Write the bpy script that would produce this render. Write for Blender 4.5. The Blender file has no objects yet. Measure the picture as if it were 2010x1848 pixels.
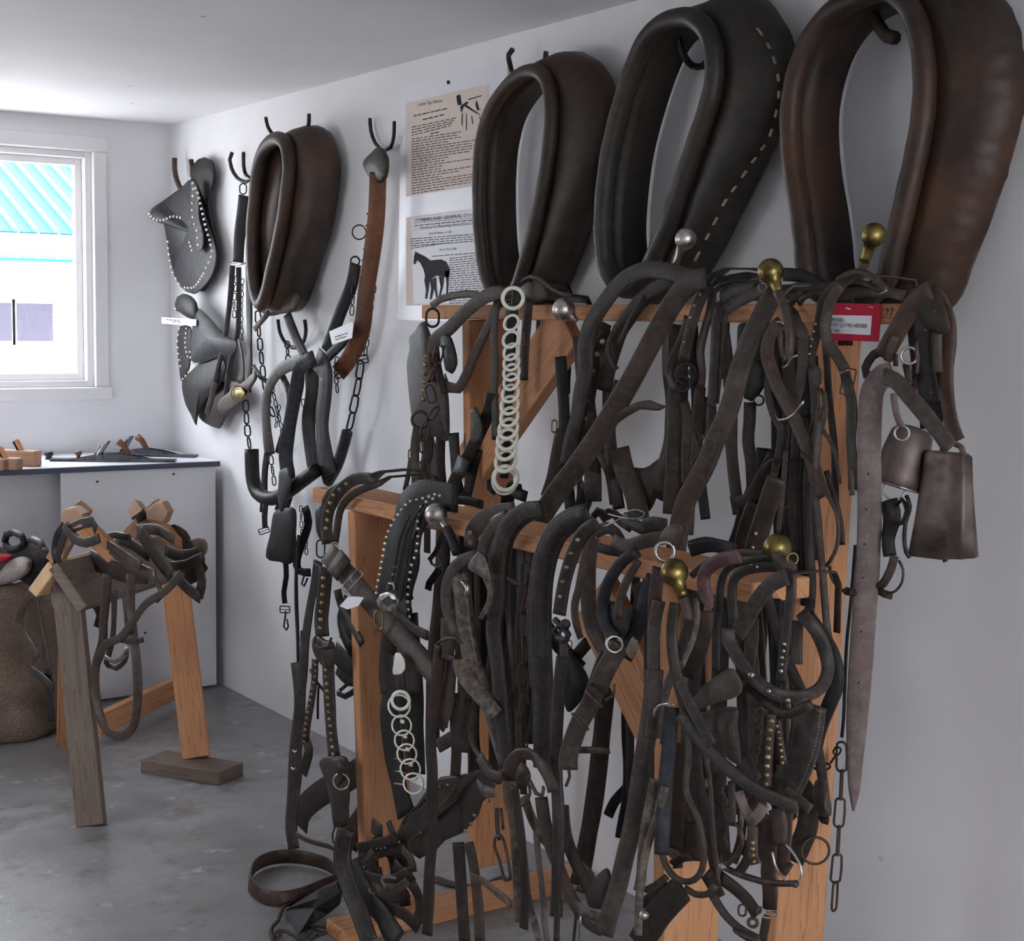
import bpy, math, random
from mathutils import Vector, Matrix, Quaternion
random.seed(7)
SC = bpy.context.scene
# ---------------------------------------------------------------- camera
F, CX, CY = 3008.07, 1005.0, 924.0
CAM = Vector((-2.54214, -6.57993, 1.55733))
_p, _y, _r = 0.09665033, 0.58783517, 0.01370167
_f = Vector((math.sin(_y)*math.cos(_p), math.cos(_y)*math.cos(_p), -math.sin(_p)))
_a = _f.cross(Vector((0, 0, 1))).normalized()
_b = _a.cross(_f)
_R = _a*math.cos(_r) + _b*math.sin(_r)
_U = _b*math.cos(_r) - _a*math.sin(_r)
cam_data = bpy.data.cameras.new('camera')
cam = bpy.data.objects.new('camera', cam_data)
SC.collection.objects.link(cam)
cam.matrix_world = Matrix(((_R.x, _U.x, -_f.x, CAM.x), (_R.y, _U.y, -_f.y, CAM.y), (_R.z, _U.z, -_f.z, CAM.z), (0, 0, 0, 1)))
cam_data.sensor_fit = 'HORIZONTAL'
cam_data.sensor_width = 36.0
cam_data.lens = 36.0*F/2010.0
cam_data.clip_start = 0.05
cam_data.clip_end = 200
SC.camera = cam
# ---------------------------------------------------------------- world, sun, window light, exposure
W = bpy.data.worlds.new('overcast_sky')
SC.world = W
W.use_nodes = True
bg = W.node_tree.nodes['Background']
bg.inputs[0].default_value = (0.89, 0.94, 1.0, 1)
bg.inputs[1].default_value = 12.0
SC.view_settings.view_transform = 'Standard'
SC.view_settings.look = 'None'
SC.view_settings.exposure = 0.10
SC.view_settings.gamma = 1.0
SC.view_settings.use_curve_mapping = False


def sun(name, vec, energy, col, ang):
    d = bpy.data.lights.new(name, 'SUN')
    d.energy = energy
    d.color = col
    d.angle = math.radians(ang)
    o = bpy.data.objects.new(name, d)
    SC.collection.objects.link(o)
    o.rotation_euler = Vector(vec).to_track_quat('-Z', 'Y').to_euler()
    return o


def area(name, loc, vec, sx, sy, energy, col):
    d = bpy.data.lights.new(name, 'AREA')
    d.shape = 'RECTANGLE'
    d.size = sx
    d.size_y = sy
    d.energy = energy
    d.color = col
    o = bpy.data.objects.new(name, d)
    SC.collection.objects.link(o)
    o.location = loc
    o.rotation_euler = Vector(vec).to_track_quat('-Z', 'Y').to_euler()
    return o


sun('sun', (0.30, 0.75, -1.0), 4.0, (1, 0.97, 0.92), 1.0)

# ---------------------------------------------------------------- pixel -> place helpers
TILES = dict(A=(780, 540, 4.107), B=(1180, 500, 4.107), C=(1500, 500, 4.107), D=(1500, 900, 4.107), E=(560, 900, 4.107),
             G=(960, 900, 4.107), H=(1250, 1000, 4.107), I=(560, 1300, 4.107), J=(960, 1300, 4.107), K=(1250, 1398, 4.107),
             L=(480, 1500, 5.311), M=(800, 1500, 4.02), Wl=(0, 200, 2.64), Wm=(280, 280, 3.186), Wn=(420, 560, 2.64),
             P=(740, 80, 3.187), Q=(1150, 0, 2.337), O=(0, 0, 1.0), S=(0, 800, 3.08), N=(540, 900, 3.08), R=(1000, 960, 2.64))


def ray(x, y):
    return _R*((x-CX)/F) - _U*((y-CY)/F) + _f


def onX(x, y, d):
    r = ray(x, y)
    p = CAM + r*((-d-CAM.x)/r.x)
    if p.z < 0.012:          # things that would reach below the floor lie on it instead
        p = CAM + r*((0.012-CAM.z)/r.z)
    return p


def onY(x, y, yy):
    r = ray(x, y)
    return CAM + r*((yy-CAM.y)/r.y)


def onZ(x, y, z):
    r = ray(x, y)
    return CAM + r*((z-CAM.z)/r.z)


def depth(P):
    return (P-CAM).dot(_f)


def pxm(P):
    return F/depth(P)


def parse(tile, s):
    ox, oy, k = TILES[tile]
    out = []
    for tok in s.split():
        v = [float(q) for q in tok.split(',')]
        out.append((ox+v[0]/k, oy+v[1]/k, v[2] if len(v) > 2 else 0.0, v[3] if len(v) > 3 else 1.0))
    return out


def crom(pts, step, closed=False):
    """Catmull-Rom through tuples/vectors; returns the sampled list."""
    n = len(pts)
    if n < 3 and not closed:
        pass
    out = []
    segs = n if closed else n-1
    for i in range(segs):
        if closed:
            p = [pts[(i-1) % n], pts[i], pts[(i+1) % n], pts[(i+2) % n]]
        else:
            p = [pts[max(i-1, 0)], pts[i], pts[i+1], pts[min(i+2, n-1)]]
        L = math.dist(p[1][:3], p[2][:3])
        m = max(1, int(L/step))
        m = min(m, 14)
        for j in range(m):
            t = j/m
            t2, t3 = t*t, t*t*t
            out.append(tuple(0.5*((2*b)+(-a+c)*t+(2*a-5*b+4*c-d)*t2+(-a+3*b-3*c+d)*t3) for a, b, c, d in zip(*p)))
    if not closed:
        out.append(tuple(pts[-1]))
    return out


# ---------------------------------------------------------------- object helpers
THINGS = []


def new_mesh(name, vs, fs, mat, uv=None, smooth=True):
    me = bpy.data.meshes.new(name)
    me.from_pydata([tuple(v) for v in vs], [], fs)
    if uv is not None:
        ul = me.uv_layers.new(name='UVMap')
        vi = [0]*len(me.loops)
        me.loops.foreach_get('vertex_index', vi)
        flat = []
        for i in vi:
            flat += uv[i]
        ul.data.foreach_set('uv', flat)
    if mat is not None:
        me.materials.append(mat)
    if smooth:
        me.polygons.foreach_set('use_smooth', [True]*len(me.polygons))
    me.update()
    return me


def link(name, me, parent=None):
    o = bpy.data.objects.new(name, me)
    SC.collection.objects.link(o)
    if parent is not None:
        o.parent = parent
        r = parent
        while r.parent:
            r = r.parent
    return o


def thing(name, label, cat, group=None):
    o = bpy.data.objects.new(name, None)
    SC.collection.objects.link(o)
    o.empty_display_size = 0.05
    o['label'] = label
    o['category'] = cat
    if group:
        o['group'] = group
    THINGS.append(o)
    return o


def tag(o, label, cat, group=None):
    o['label'] = label
    o['category'] = cat
    if group:
        o['group'] = group
    return o


def settle():
    """put every thing's Empty at its base without moving its parts"""
    for t in THINGS:
        lo = Vector((1e9,)*3)
        hi = -lo
        kids = [c for c in bpy.data.objects if c.parent == t]
        for c in kids:
            for q in c.bound_box:
                w = c.matrix_basis @ Vector(q)
                lo = Vector(map(min, lo, w))
                hi = Vector(map(max, hi, w))
        if not kids:
            continue
        L = Vector(((lo.x+hi.x)/2, (lo.y+hi.y)/2, lo.z))
        t.location = L
        inv = Matrix.Translation(-L)
        for c in kids:
            c.matrix_parent_inverse = inv


def structure(o):
    o['kind'] = 'structure'
    return o


# ---------------------------------------------------------------- materials
def lin(c):
    c = c/255.0
    return c/12.92 if c <= 0.04045 else ((c+0.055)/1.055)**2.4


def rgb(r, g, b):
    return (lin(r), lin(g), lin(b), 1)


class NT:
    def __init__(s, name):
        s.m = bpy.data.materials.new(name)
        s.m.use_nodes = True
        s.t = s.m.node_tree
        s.b = s.t.nodes['Principled BSDF']

    def n(s, typ, **kw):
        nd = s.t.nodes.new(typ)
        for k, v in kw.items():
            if k in nd.inputs.keys():
                nd.inputs[k].default_value = v
            else:
                setattr(nd, k, v)
        return nd

    def l(s, a, b):
        s.t.links.new(a, b)

    def ramp(s, fac, stops):
        r = s.t.nodes.new('ShaderNodeValToRGB')
        e = r.color_ramp.elements
        while len(e) < len(stops):
            e.new(0.5)
        for i, (p, c) in enumerate(stops):
            e[i].position = p
            e[i].color = c
        s.l(fac, r.inputs[0])
        return r.outputs[0]

    def mix(s, fac, a, b, mode='MIX'):
        m = s.t.nodes.new('ShaderNodeMix')
        m.data_type = 'RGBA'
        m.blend_type = mode
        for sock, v in ((m.inputs[0], fac), (m.inputs[6], a), (m.inputs[7], b)):
            if hasattr(v, 'is_linked'):
                s.l(v, sock)
            else:
                sock.default_value = v
        return m.outputs[2]

    def math(s, op, a, b=0.0):
        m = s.t.nodes.new('ShaderNodeMath')
        m.operation = op
        for sock, v in ((m.inputs[0], a), (m.inputs[1], b)):
            if hasattr(v, 'is_linked'):
                s.l(v, sock)
            else:
                sock.default_value = v
        return m.outputs[0]

    def noise(s, scale, detail=3, coord='Object', stretch=None, rough=0.55):
        tc = s.n('ShaderNodeTexCoord')
        src = tc.outputs[coord]
        if stretch:
            mp = s.n('ShaderNodeMapping')
            mp.inputs['Scale'].default_value = stretch
            s.l(src, mp.inputs[0])
            src = mp.outputs[0]
        nz = s.n('ShaderNodeTexNoise')
        nz.inputs['Scale'].default_value = scale
        nz.inputs['Detail'].default_value = detail
        nz.inputs['Roughness'].default_value = rough
        s.l(src, nz.inputs[0])
        return nz.outputs[0]

    def bump(s, h, strength, dist=0.002):
        b = s.n('ShaderNodeBump')
        b.inputs['Strength'].default_value = strength
        b.inputs['Distance'].default_value = dist
        s.l(h, b.inputs['Height'])
        s.l(b.outputs[0], s.b.inputs['Normal'])

    def set(s, **kw):
        for k, v in kw.items():
            k = k.replace('_', ' ')
            sock = s.b.inputs[k]
            if hasattr(v, 'is_linked'):
                s.l(v, sock)
            else:
                sock.default_value = v


def scl(c, k):
    return (c[0]*k, c[1]*k, c[2]*k, 1)


LK = 0.66


def leather(name, base, dust, rust=None, rough=0.55, stitch=False, bump=0.55, spec=0.38, sc=1.0):
    base, dust = scl(base, LK), scl(dust, LK)
    rust = scl(rust, LK) if rust else None
    m = NT(name)
    n1 = m.noise(14*sc, 5, rough=0.65)
    n2 = m.noise(60*sc, 4, rough=0.65)
    n3 = m.noise(5*sc, 3)
    c = m.ramp(n1, [(0.32, scl(base, 0.62)), (0.55, base), (0.78, dust)])
    c = m.mix(m.ramp(n2, [(0.45, (0, 0, 0, 1)), (0.8, (0.7, 0.7, 0.7, 1))]), c, scl(dust, 1.15))
    if rust:
        c = m.mix(m.ramp(n3, [(0.5, (0, 0, 0, 1)), (0.72, (0.75, 0.75, 0.75, 1))]), c, rust)
    tc = m.n('ShaderNodeTexCoord')
    sx = m.n('ShaderNodeSeparateXYZ')
    m.l(tc.outputs['UV'], sx.inputs[0])
    u = m.math('ABSOLUTE', m.math('SUBTRACT', sx.outputs[0], 0.5))
    # worn pale edge
    edge = m.ramp(m.math('ADD', u, m.math('MULTIPLY', n2, 0.06)), [(0.475, (0, 0, 0, 1)), (0.54, (0.55, 0.55, 0.55, 1))])
    c = m.mix(edge, c, scl(dust, 1.5))
    h = m.math('ADD', m.math('MULTIPLY', n2, 0.8), m.math('MULTIPLY', n1, 1.0))
    if stitch:
        near = m.math('LESS_THAN', m.math('ABSOLUTE', m.math('SUBTRACT', u, 0.36)), 0.022)
        dash = m.math('LESS_THAN', m.math('FRACT', m.math('MULTIPLY', sx.outputs[1], 150.0)), 0.6)
        st = m.math('MULTIPLY', near, dash)
        c = m.mix(m.math('MULTIPLY', st, 0.5), c, rgb(118, 110, 100))
        groove = m.math('LESS_THAN', m.math('ABSOLUTE', m.math('SUBTRACT', u, 0.36)), 0.035)
        h = m.math('SUBTRACT', h, m.math('MULTIPLY', groove, 0.6))
    r = m.math('ADD', m.math('MULTIPLY', n1, 0.35), rough-0.17)
    m.set(Base_Color=c, Roughness=r, Specular_IOR_Level=spec)
    m.bump(h, bump, 0.0025)
    return m.m


def metal(name, col, rough, met=1.0, dirt=None, sc=1.0, amt=0.6):
    m = NT(name)
    n1 = m.noise(40*sc, 4)
    c = m.ramp(n1, [(0.35, dirt or scl(col, 0.5)), (0.35+amt*0.5, col)])
    m.set(Base_Color=c, Metallic=met, Roughness=m.math('ADD', m.math('MULTIPLY', n1, 0.3), rough-0.12))
    m.bump(n1, 0.2, 0.001)
    return m.m


def wood(name, light, dark, ring=55.0, rough=0.6, knots=True):
    """UV: u across in metres, v along in metres"""
    m = NT(name)
    tc = m.n('ShaderNodeTexCoord')
    mp = m.n('ShaderNodeMapping')
    mp.inputs['Scale'].default_value = (ring, 2.2, 1)
    m.l(tc.outputs['UV'], mp.inputs[0])
    nz = m.n('ShaderNodeTexNoise')
    nz.inputs['Scale'].default_value = 1.0
    nz.inputs['Detail'].default_value = 3
    nz.inputs['Distortion'].default_value = 0.6
    m.l(mp.outputs[0], nz.inputs[0])
    w = m.math('FRACT', m.math('MULTIPLY', nz.outputs[0], 5.0))
    c = m.ramp(w, [(0.0, light), (0.72, tuple(a*0.75+b*0.25 for a, b in zip(light, dark))), (0.93, dark), (1.0, light)])
    big = m.noise(4, 3)
    c = m.mix(m.ramp(big, [(0.4, (0, 0, 0, 1)), (0.75, (0.55, 0.55, 0.55, 1))]), c, scl(dark, 1.05))
    if knots:
        vo = m.n('ShaderNodeTexVoronoi')
        mp2 = m.n('ShaderNodeMapping')
        mp2.inputs['Scale'].default_value = (9, 3.0, 1)
        m.l(tc.outputs['UV'], mp2.inputs[0])
        m.l(mp2.outputs[0], vo.inputs['Vector'])
        vo.inputs['Scale'].default_value = 1.0
        k = m.ramp(vo.outputs[0], [(0.05, (0.85, 0.85, 0.85, 1)), (0.12, (0, 0, 0, 1))])
        c = m.mix(k, c, scl(dark, 0.35))
    fine = m.noise(300, 2)
    m.set(Base_Color=c, Roughness=rough, Specular_IOR_Level=0.25)
    m.bump(m.math('ADD', w, fine), 0.15, 0.0008)
    return m.m


MT = {}
MT['blk'] = leather('leather_black', rgb(38, 35, 35), rgb(60, 55, 54), None, 0.5, spec=0.28)
MT['blg'] = leather('leather_blue_black', rgb(56, 56, 61), rgb(88, 88, 93), None, 0.52, spec=0.25)
MT['dk'] = leather('leather_dark_brown', rgb(56, 46, 41), rgb(84, 72, 65), rgb(78, 55, 42), 0.5, spec=0.32)
MT['gr'] = leather('leather_dusty_grey', rgb(77, 67, 61), rgb(114, 102, 94), rgb(92, 70, 56), 0.54, spec=0.3)
MT['gs'] = leather('leather_grey_stitched', rgb(80, 70, 65), rgb(114, 103, 96), rgb(92, 74, 62), 0.54, stitch=True, spec=0.3)
MT['ds'] = leather('leather_dark_stitched', rgb(58, 51, 48), rgb(90, 81, 76), None, 0.48, stitch=True, spec=0.32)
MT['br'] = leather('leather_brown', rgb(76, 59, 51), rgb(104, 87, 77), rgb(92, 62, 44), 0.50)
MT['mr'] = leather('leather_maroon', rgb(100, 68, 70), rgb(128, 102, 102), None, 0.5)
MT['gp'] = leather('leather_faded_pinkish', rgb(130, 112, 109), rgb(154, 138, 134), rgb(124, 98, 88), 0.65)
MT['tn'] = leather('leather_tan', rgb(134, 82, 54), rgb(160, 106, 74), rgb(78, 50, 38), 0.45)
MT['gt'] = leather('leather_cracked_grey_tan', rgb(92, 80, 72), rgb(172, 164, 156), rgb(140, 108, 76), 0.6, bump=0.9)
MT['c1'] = leather('collar_brown_leather', rgb(60, 48, 41), rgb(86, 68, 56), rgb(98, 64, 42), 0.48, bump=0.5, sc=0.7)
MT['c2'] = leather('collar_black_leather', rgb(55, 50, 46), rgb(78, 70, 63), rgb(80, 58, 42), 0.48, bump=0.5, sc=0.7)
MT['c3'] = leather('collar_red_brown_leather', rgb(58, 44, 39), rgb(80, 61, 52), rgb(104, 68, 44), 0.48, bump=0.5, sc=0.7)
MT['lin'] = leather('collar_lining_cloth', rgb(60, 58, 56), rgb(84, 80, 76), None, 0.85, bump=0.7)
MT['iron'] = metal('rusty_iron', rgb(92, 76, 70), 0.55, 0.6, rgb(58, 42, 36))
MT['irk'] = metal('black_iron', rgb(62, 58, 60), 0.5, 0.6, rgb(36, 32, 32))
MT['nick'] = metal('dull_nickel', rgb(196, 190, 184), 0.34, 1.0, rgb(120, 112, 106), amt=0.4)
MT['brass'] = metal('tarnished_brass', rgb(142, 124, 76), 0.32, 1.0, rgb(96, 82, 48), amt=0.5)
MT['stud'] = metal('bright_stud', rgb(232, 228, 216), 0.3, 0.9, rgb(180, 176, 166))
MT['bstud'] = metal('brass_stud', rgb(170, 154, 118), 0.35, 0.9, rgb(120, 100, 62))
MT['tin'] = metal('sheet_iron_bell', rgb(120, 108, 104), 0.5, 0.7, rgb(74, 60, 54), sc=0.35, amt=0.5)
MT['steel'] = metal('plane_steel', rgb(90, 90, 96), 0.35, 0.9, rgb(60, 60, 64))
MT['wood'] = wood('orange_fir', rgb(204, 150, 110), rgb(168, 112, 76))
MT['wgrey'] = wood('weathered_board', rgb(122, 108, 98), rgb(90, 76, 66), ring=70)
MT['wpale'] = wood('pale_pine', rgb(214, 178, 142), rgb(180, 136, 98))
MT['wbeech'] = wood('old_beech', rgb(176, 140, 114), rgb(140, 104, 82), knots=False)
MT['wdark'] = wood('handle_wood', rgb(120, 80, 58), rgb(90, 56, 40), knots=False, rough=0.4)


def plain(name, col, rough=0.5, spec=0.4, bumpamt=0.0, var=0.08, sc=20):
    m = NT(name)
    n = m.noise(sc, 3)
    c = m.ramp(n, [(0.3, scl(col, 1-var)), (0.7, col)])
    m.set(Base_Color=c, Roughness=rough, Specular_IOR_Level=spec)
    if bumpamt:
        m.bump(n, bumpamt, 0.002)
    return m.m


MT['ring'] = plain('ivory_ring', rgb(232, 228, 214), 0.28, 0.5, var=0.12, sc=60)
MT['paper'] = plain('white_card', rgb(236, 236, 240), 0.6, 0.2, var=0.02)
MT['cream'] = plain('cream_sheet', rgb(222, 206, 196), 0.6, 0.2, var=0.03)
MT['ink'] = plain('printed_ink', rgb(52, 50, 56), 0.7, 0.1, var=0.3)
MT['red'] = plain('crimson_card', rgb(196, 44, 72), 0.7, 0.2, var=0.05)
MT['lam'] = plain('laminate', rgb(226, 226, 232), 0.35, 0.5, var=0.02)
MT['black'] = plain('black_enamel', rgb(30, 30, 32), 0.4)
MT['trim'] = plain('painted_trim', rgb(226, 224, 226), 0.5, 0.3, 0.05, 0.03)
MT['panel'] = plain('white_board', rgb(216, 214, 218), 0.45, 0.3, 0.02, 0.04, 6)
MT['topw'] = plain('white_table_top', rgb(236, 236, 244), 0.3, 0.4, 0, 0.02)
MT['edge'] = plain('blue_grey_edging', rgb(70, 76, 92), 0.5)
MT['glass_dark'] = plain('far_window_pane', rgb(58, 54, 72), 0.3)
MT['stitch'] = plain('waxed_stitch', rgb(158, 140, 118), 0.7)
MT['thr'] = plain('worn_thread', rgb(120, 104, 88), 0.8)


def brushed(name, col):
    return plain(name, col, 0.9, 0.1, 0.8, 0.3, 80)


MT['fleece'] = brushed('grey_fleece', rgb(176, 166, 160))
MT['felt'] = brushed('red_felt', rgb(168, 40, 50))

# burlap
m = NT('burlap')
wv = m.noise(160, 2)
bg_ = m.noise(6, 4)
c = m.ramp(bg_, [(0.3, rgb(112, 98, 86)), (0.7, rgb(146, 130, 116))])
m.set(Base_Color=m.mix(m.ramp(wv, [(0.4, (0, 0, 0, 1)), (0.6, (0.6, 0.6, 0.6, 1))]), c, rgb(92, 78, 68)), Roughness=0.95, Specular_IOR_Level=0.1)
m.bump(wv, 0.6, 0.003)
MT['burlap'] = m.m
# wall paint
m = NT('wall_paint')
n1, n2 = m.noise(90, 5), m.noise(1.5, 3)
n4 = m.noise(420, 3)
c = m.ramp(n2, [(0.3, rgb(222, 221, 224)), (0.7, rgb(232, 231, 233))])
sp = m.n('ShaderNodeTexVoronoi')
tc = m.n('ShaderNodeTexCoord')
m.l(tc.outputs['Object'], sp.inputs['Vector'])
sp.inputs['Scale'].default_value = 2.3
c = m.mix(m.ramp(sp.outputs[0], [(0.015, (0.6, 0.6, 0.6, 1)), (0.03, (0, 0, 0, 1))]), c, rgb(120, 112, 108))
m.set(Base_Color=c, Roughness=0.75, Specular_IOR_Level=0.2)
m.bump(m.math('ADD', n1, m.math('MULTIPLY', n4, 0.6)), 0.18, 0.003)
MT['wall'] = m.m
# concrete
m = NT('concrete')
n1, n2, n3 = m.noise(1.7, 6, rough=0.65), m.noise(9, 6, rough=0.7), m.noise(70, 4)
c = m.ramp(n1, [(0.3, rgb(106, 104, 103)), (0.5, rgb(138, 136, 137)), (0.68, rgb(156, 155, 157))])
c = m.mix(m.ramp(n2, [(0.60, (0, 0, 0, 1)), (0.72, (0.8, 0.8, 0.8, 1))]), c, rgb(204, 204, 206))
c = m.mix(m.ramp(m.noise(3.5, 8, rough=0.75), [(0.52, (0, 0, 0, 1)), (0.62, (0.65, 0.65, 0.65, 1))]), c, rgb(98, 90, 84))
c = m.mix(m.ramp(m.noise(30, 5, rough=0.8), [(0.62, (0, 0, 0, 1)), (0.7, (0.5, 0.5, 0.5, 1))]), c, rgb(84, 78, 74))
m.set(Base_Color=c, Roughness=m.math('ADD', m.math('MULTIPLY', n1, 0.5), 0.18), Specular_IOR_Level=0.4)
m.bump(m.math('ADD', n3, n2), 0.25, 0.003)
MT['floor'] = m.m
# teal roof sheet
m = NT('teal_metal_roof')
m.set(Base_Color=rgb(10, 82, 90), Roughness=0.7)
MT['teal'] = m.m
MT['tealw'] = plain('pale_roof_edge', rgb(88, 126, 124), 0.6)
MT['white'] = plain('white_siding', rgb(245, 245, 248), 0.6)
MT['snow'] = plain('pale_gravel', rgb(215, 212, 208), 0.9)
# ---------------------------------------------------------------- geometry makers
N0 = Vector((-0.68, -0.73, 0.0)).normalized()      # roughly out of the wall and towards the open room
UP = Vector((0, 0, 1))


def box_mesh(name, c, ax, ay, az, mat, bev=0.003):
    """box with half axes ax, ay, az (vectors); UV in metres, v along the longest axis; edges bevelled"""
    L = [ax, ay, az]
    ln = [a.length for a in L]
    un = [a.normalized() for a in L]
    lo = ln.index(max(ln))
    vs, fs, uv = [], [], []
    off = (random.random()*3, random.random()*3)
    b = min(bev, min(ln)*0.4)
    # chamfered box: 24 verts
    idx = {}
    for sx in (-1, 1):
        for sy in (-1, 1):
            for sz in (-1, 1):
                s = (sx, sy, sz)
                for k in range(3):
                    p = [0, 0, 0]
                    for q in range(3):
                        p[q] = s[q]*(ln[q] if q == k else ln[q]-b)
                    idx[(s, k)] = len(vs)
                    vs.append(c+un[0]*p[0]+un[1]*p[1]+un[2]*p[2])
                    o = [q for q in range(3) if q != lo]
                    uv.append((off[0]+p[o[0]]+p[o[1]]*1.0+(0.3 if k == o[0] else 0), off[1]+p[lo]))

    def flip(f, n):
        a, b_, c_ = vs[f[0]], vs[f[1]], vs[f[2]]
        return f if (b_-a).cross(c_-a).dot(n) > 0 else f[::-1]
    for k in range(3):
        o = [q for q in range(3) if q != k]
        for s in (-1, 1):
            q = []
            for (a, b2) in ((-1, -1), (1, -1), (1, 1), (-1, 1)):
                t = [0, 0, 0]
                t[k] = s
                t[o[0]] = a
                t[o[1]] = b2
                q.append(idx[(tuple(t), k)])
            fs.append(flip(q, un[k]*s))
    for k in range(3):      # edge chamfers along axis k
        o = [q for q in range(3) if q != k]
        for a in (-1, 1):
            for b2 in (-1, 1):
                t0 = [0, 0, 0]
                t0[o[0]] = a
                t0[o[1]] = b2
                t1 = list(t0)
                t0[k] = -1
                t1[k] = 1
                t0, t1 = tuple(t0), tuple(t1)
                fs.append(flip([idx[(t0, o[0])], idx[(t1, o[0])], idx[(t1, o[1])], idx[(t0, o[1])]], un[o[0]]*a+un[o[1]]*b2))
    for sx in (-1, 1):
        for sy in (-1, 1):
            for sz in (-1, 1):
                s = (sx, sy, sz)
                fs.append(flip([idx[(s, 0)], idx[(s, 1)], idx[(s, 2)]], un[0]*sx+un[1]*sy+un[2]*sz))
    return new_mesh(name, vs, fs, mat, uv, smooth=False)


def box(name, c, ax, ay, az, mat, parent=None, bev=0.003):
    return link(name, box_mesh(name, Vector(c), Vector(ax), Vector(ay), Vector(az), mat, bev), parent)


def abox(name, lo, hi, mat, parent=None, bev=0.003):
    lo, hi = Vector(lo), Vector(hi)
    c = (lo+hi)/2
    h = (hi-lo)/2
    return box(name, c, (h.x, 0, 0), (0, h.y, 0), (0, 0, h.z), mat, parent, bev)


def beam(name, A, B, w, wdir, t, mat, parent=None):
    """board from A to B (centre line), width w along wdir, thickness t"""
    A, B = Vector(A), Vector(B)
    d = (B-A)
    wd = Vector(wdir)
    wd = (wd-d.normalized()*wd.dot(d.normalized())).normalized()
    td = d.normalized().cross(wd)
    return box(name, (A+B)/2, d/2, wd*w/2, td*t/2, mat, parent)


def sweep(name, rings, mat, closed=False, caps=True, uvs=None, parent=None, smooth=True):
    """rings: list of lists of Vectors (same count)"""
    k = len(rings[0])
    vs = [p for r in rings for p in r]
    fs = []
    n = len(rings)
    for i in range(n if closed else n-1):
        a, b = i*k, ((i+1) % n)*k
        for j in range(k):
            j2 = (j+1) % k
            fs.append((a+j, a+j2, b+j2, b+j))
    if caps and not closed:
        fs.append(tuple(range(k))[::-1])
        fs.append(tuple((n-1)*k+j for j in range(k)))
    me = new_mesh(name, vs, fs, mat, uvs, smooth)
    return link(name, me, parent)


def tangents(P, closed=False):
    n = len(P)
    T = []
    for i in range(n):
        a = P[(i-1) % n] if closed else P[max(i-1, 0)]
        b = P[(i+1) % n] if closed else P[min(i+1, n-1)]
        d = b-a
        T.append(d.normalized() if d.length > 1e-7 else Vector((0, 0, -1)))
    return T


OVER_W = 0.15


def ribbon(parent, P, Nn, Wd, th, mat, name='strap', closed=False, ridge=0.0):
    T = tangents(P, closed)
    rings, uvs = [], []
    v = random.random()*5
    prev = None
    for i, (p, n, w) in enumerate(zip(P, Nn, Wd)):
        s = n.cross(T[i])
        if s.length < 1e-4:
            s = prev or Vector((0, 1, 0))
        s.normalize()
        if prev is not None and s.dot(prev) < -0.3:
            s = -s
        if prev is not None:
            s = (s*0.6+prev*0.4).normalized()
        prev = s
        nn = T[i].cross(s).normalized()
        if nn.dot(n) < 0:
            nn = -nn
        h = w/2
        e = min(0.0022, h*0.3)
        t2 = th/2
        prof = [(-h, 0), (-h+e, t2), (-h*0.25, t2*1.1+ridge), (h*0.25, t2*1.1+ridge), (h-e, t2), (h, 0), (h-e, -t2), (-h+e, -t2)]
        if ridge:
            prof[1:5] = [(-h+e, t2), (-h*0.5, t2), (-h*0.42, t2+ridge), (h*0.42, t2+ridge), (h*0.5, t2), (h-e, t2)]
        if i:
            v += (p-P[i-1]).length
        rings.append([p+s*a+nn*b for a, b in prof])
        uvs += [((a/h+1)/2, v) for a, b in prof]
    return sweep(name, rings, mat, closed, not closed, uvs, parent)


def wob(n, amp):
    ph = [random.uniform(0, 6.28) for _ in range(3)]
    return [amp*(math.sin(i*0.35+ph[0])+0.6*math.sin(i*0.81+ph[1])) for i in range(n)]


def st(parent, tile, s, w, d, mat, over=0.0, yaw=None, th=0.0042, name='strap', closed=False, ridge=0.0, tip=False, twist=0.0):
    """a strap traced in tile coordinates; w in tile pixels (as seen), d = distance of its plane from the wall"""
    k = TILES[tile][2]
    pts = parse(tile, s)
    q = crom(pts, 11.0, closed)
    P = [onX(a, b, d+c) for a, b, c, m in q]
    if yaw is None:
        yaw = random.uniform(-38, 6)
    wm = [w/k*m/pxm(p)/math.cos(math.radians(yaw)) for p, (a, b, c, m) in zip(P, q)]
    ya = wob(len(P), 5+twist)
    Nn = [Matrix.Rotation(math.radians(yaw+y), 3, 'Z') @ N0 for y in ya]
    if tip:
        for j, f in enumerate((0.25, 0.75)):
            if len(wm) > 3:
                wm[-1-j] *= f
    if over:
        A = P[0]
        bw = OVER_W+0.02
        pre = [(Vector((bw, 0, -over)), (1, 0, 0)), (Vector((bw, 0, -over*0.5)), (1, 0, 0)), (Vector((bw, 0, -0.012)), (1, 0, 0.3)),
               (Vector((bw-0.012, 0, 0.010)), (0.5, 0, 1)), (Vector((bw*0.6, 0, 0.016)), (0, 0, 1)), (Vector((0.03, 0, 0.014)), (-.2, 0, 1))]
        j = random.uniform(-0.03, 0.03)
        P = [A+v+Vector((0, j*v.x/bw, 0)) for v, n in pre]+P
        Nn = [Vector(n).normalized() for v, n in pre]+Nn
        wm = [wm[0]]*len(pre)+wm
    return ribbon(parent, P, Nn, wm, th, MT[mat], name, closed, ridge)


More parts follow.
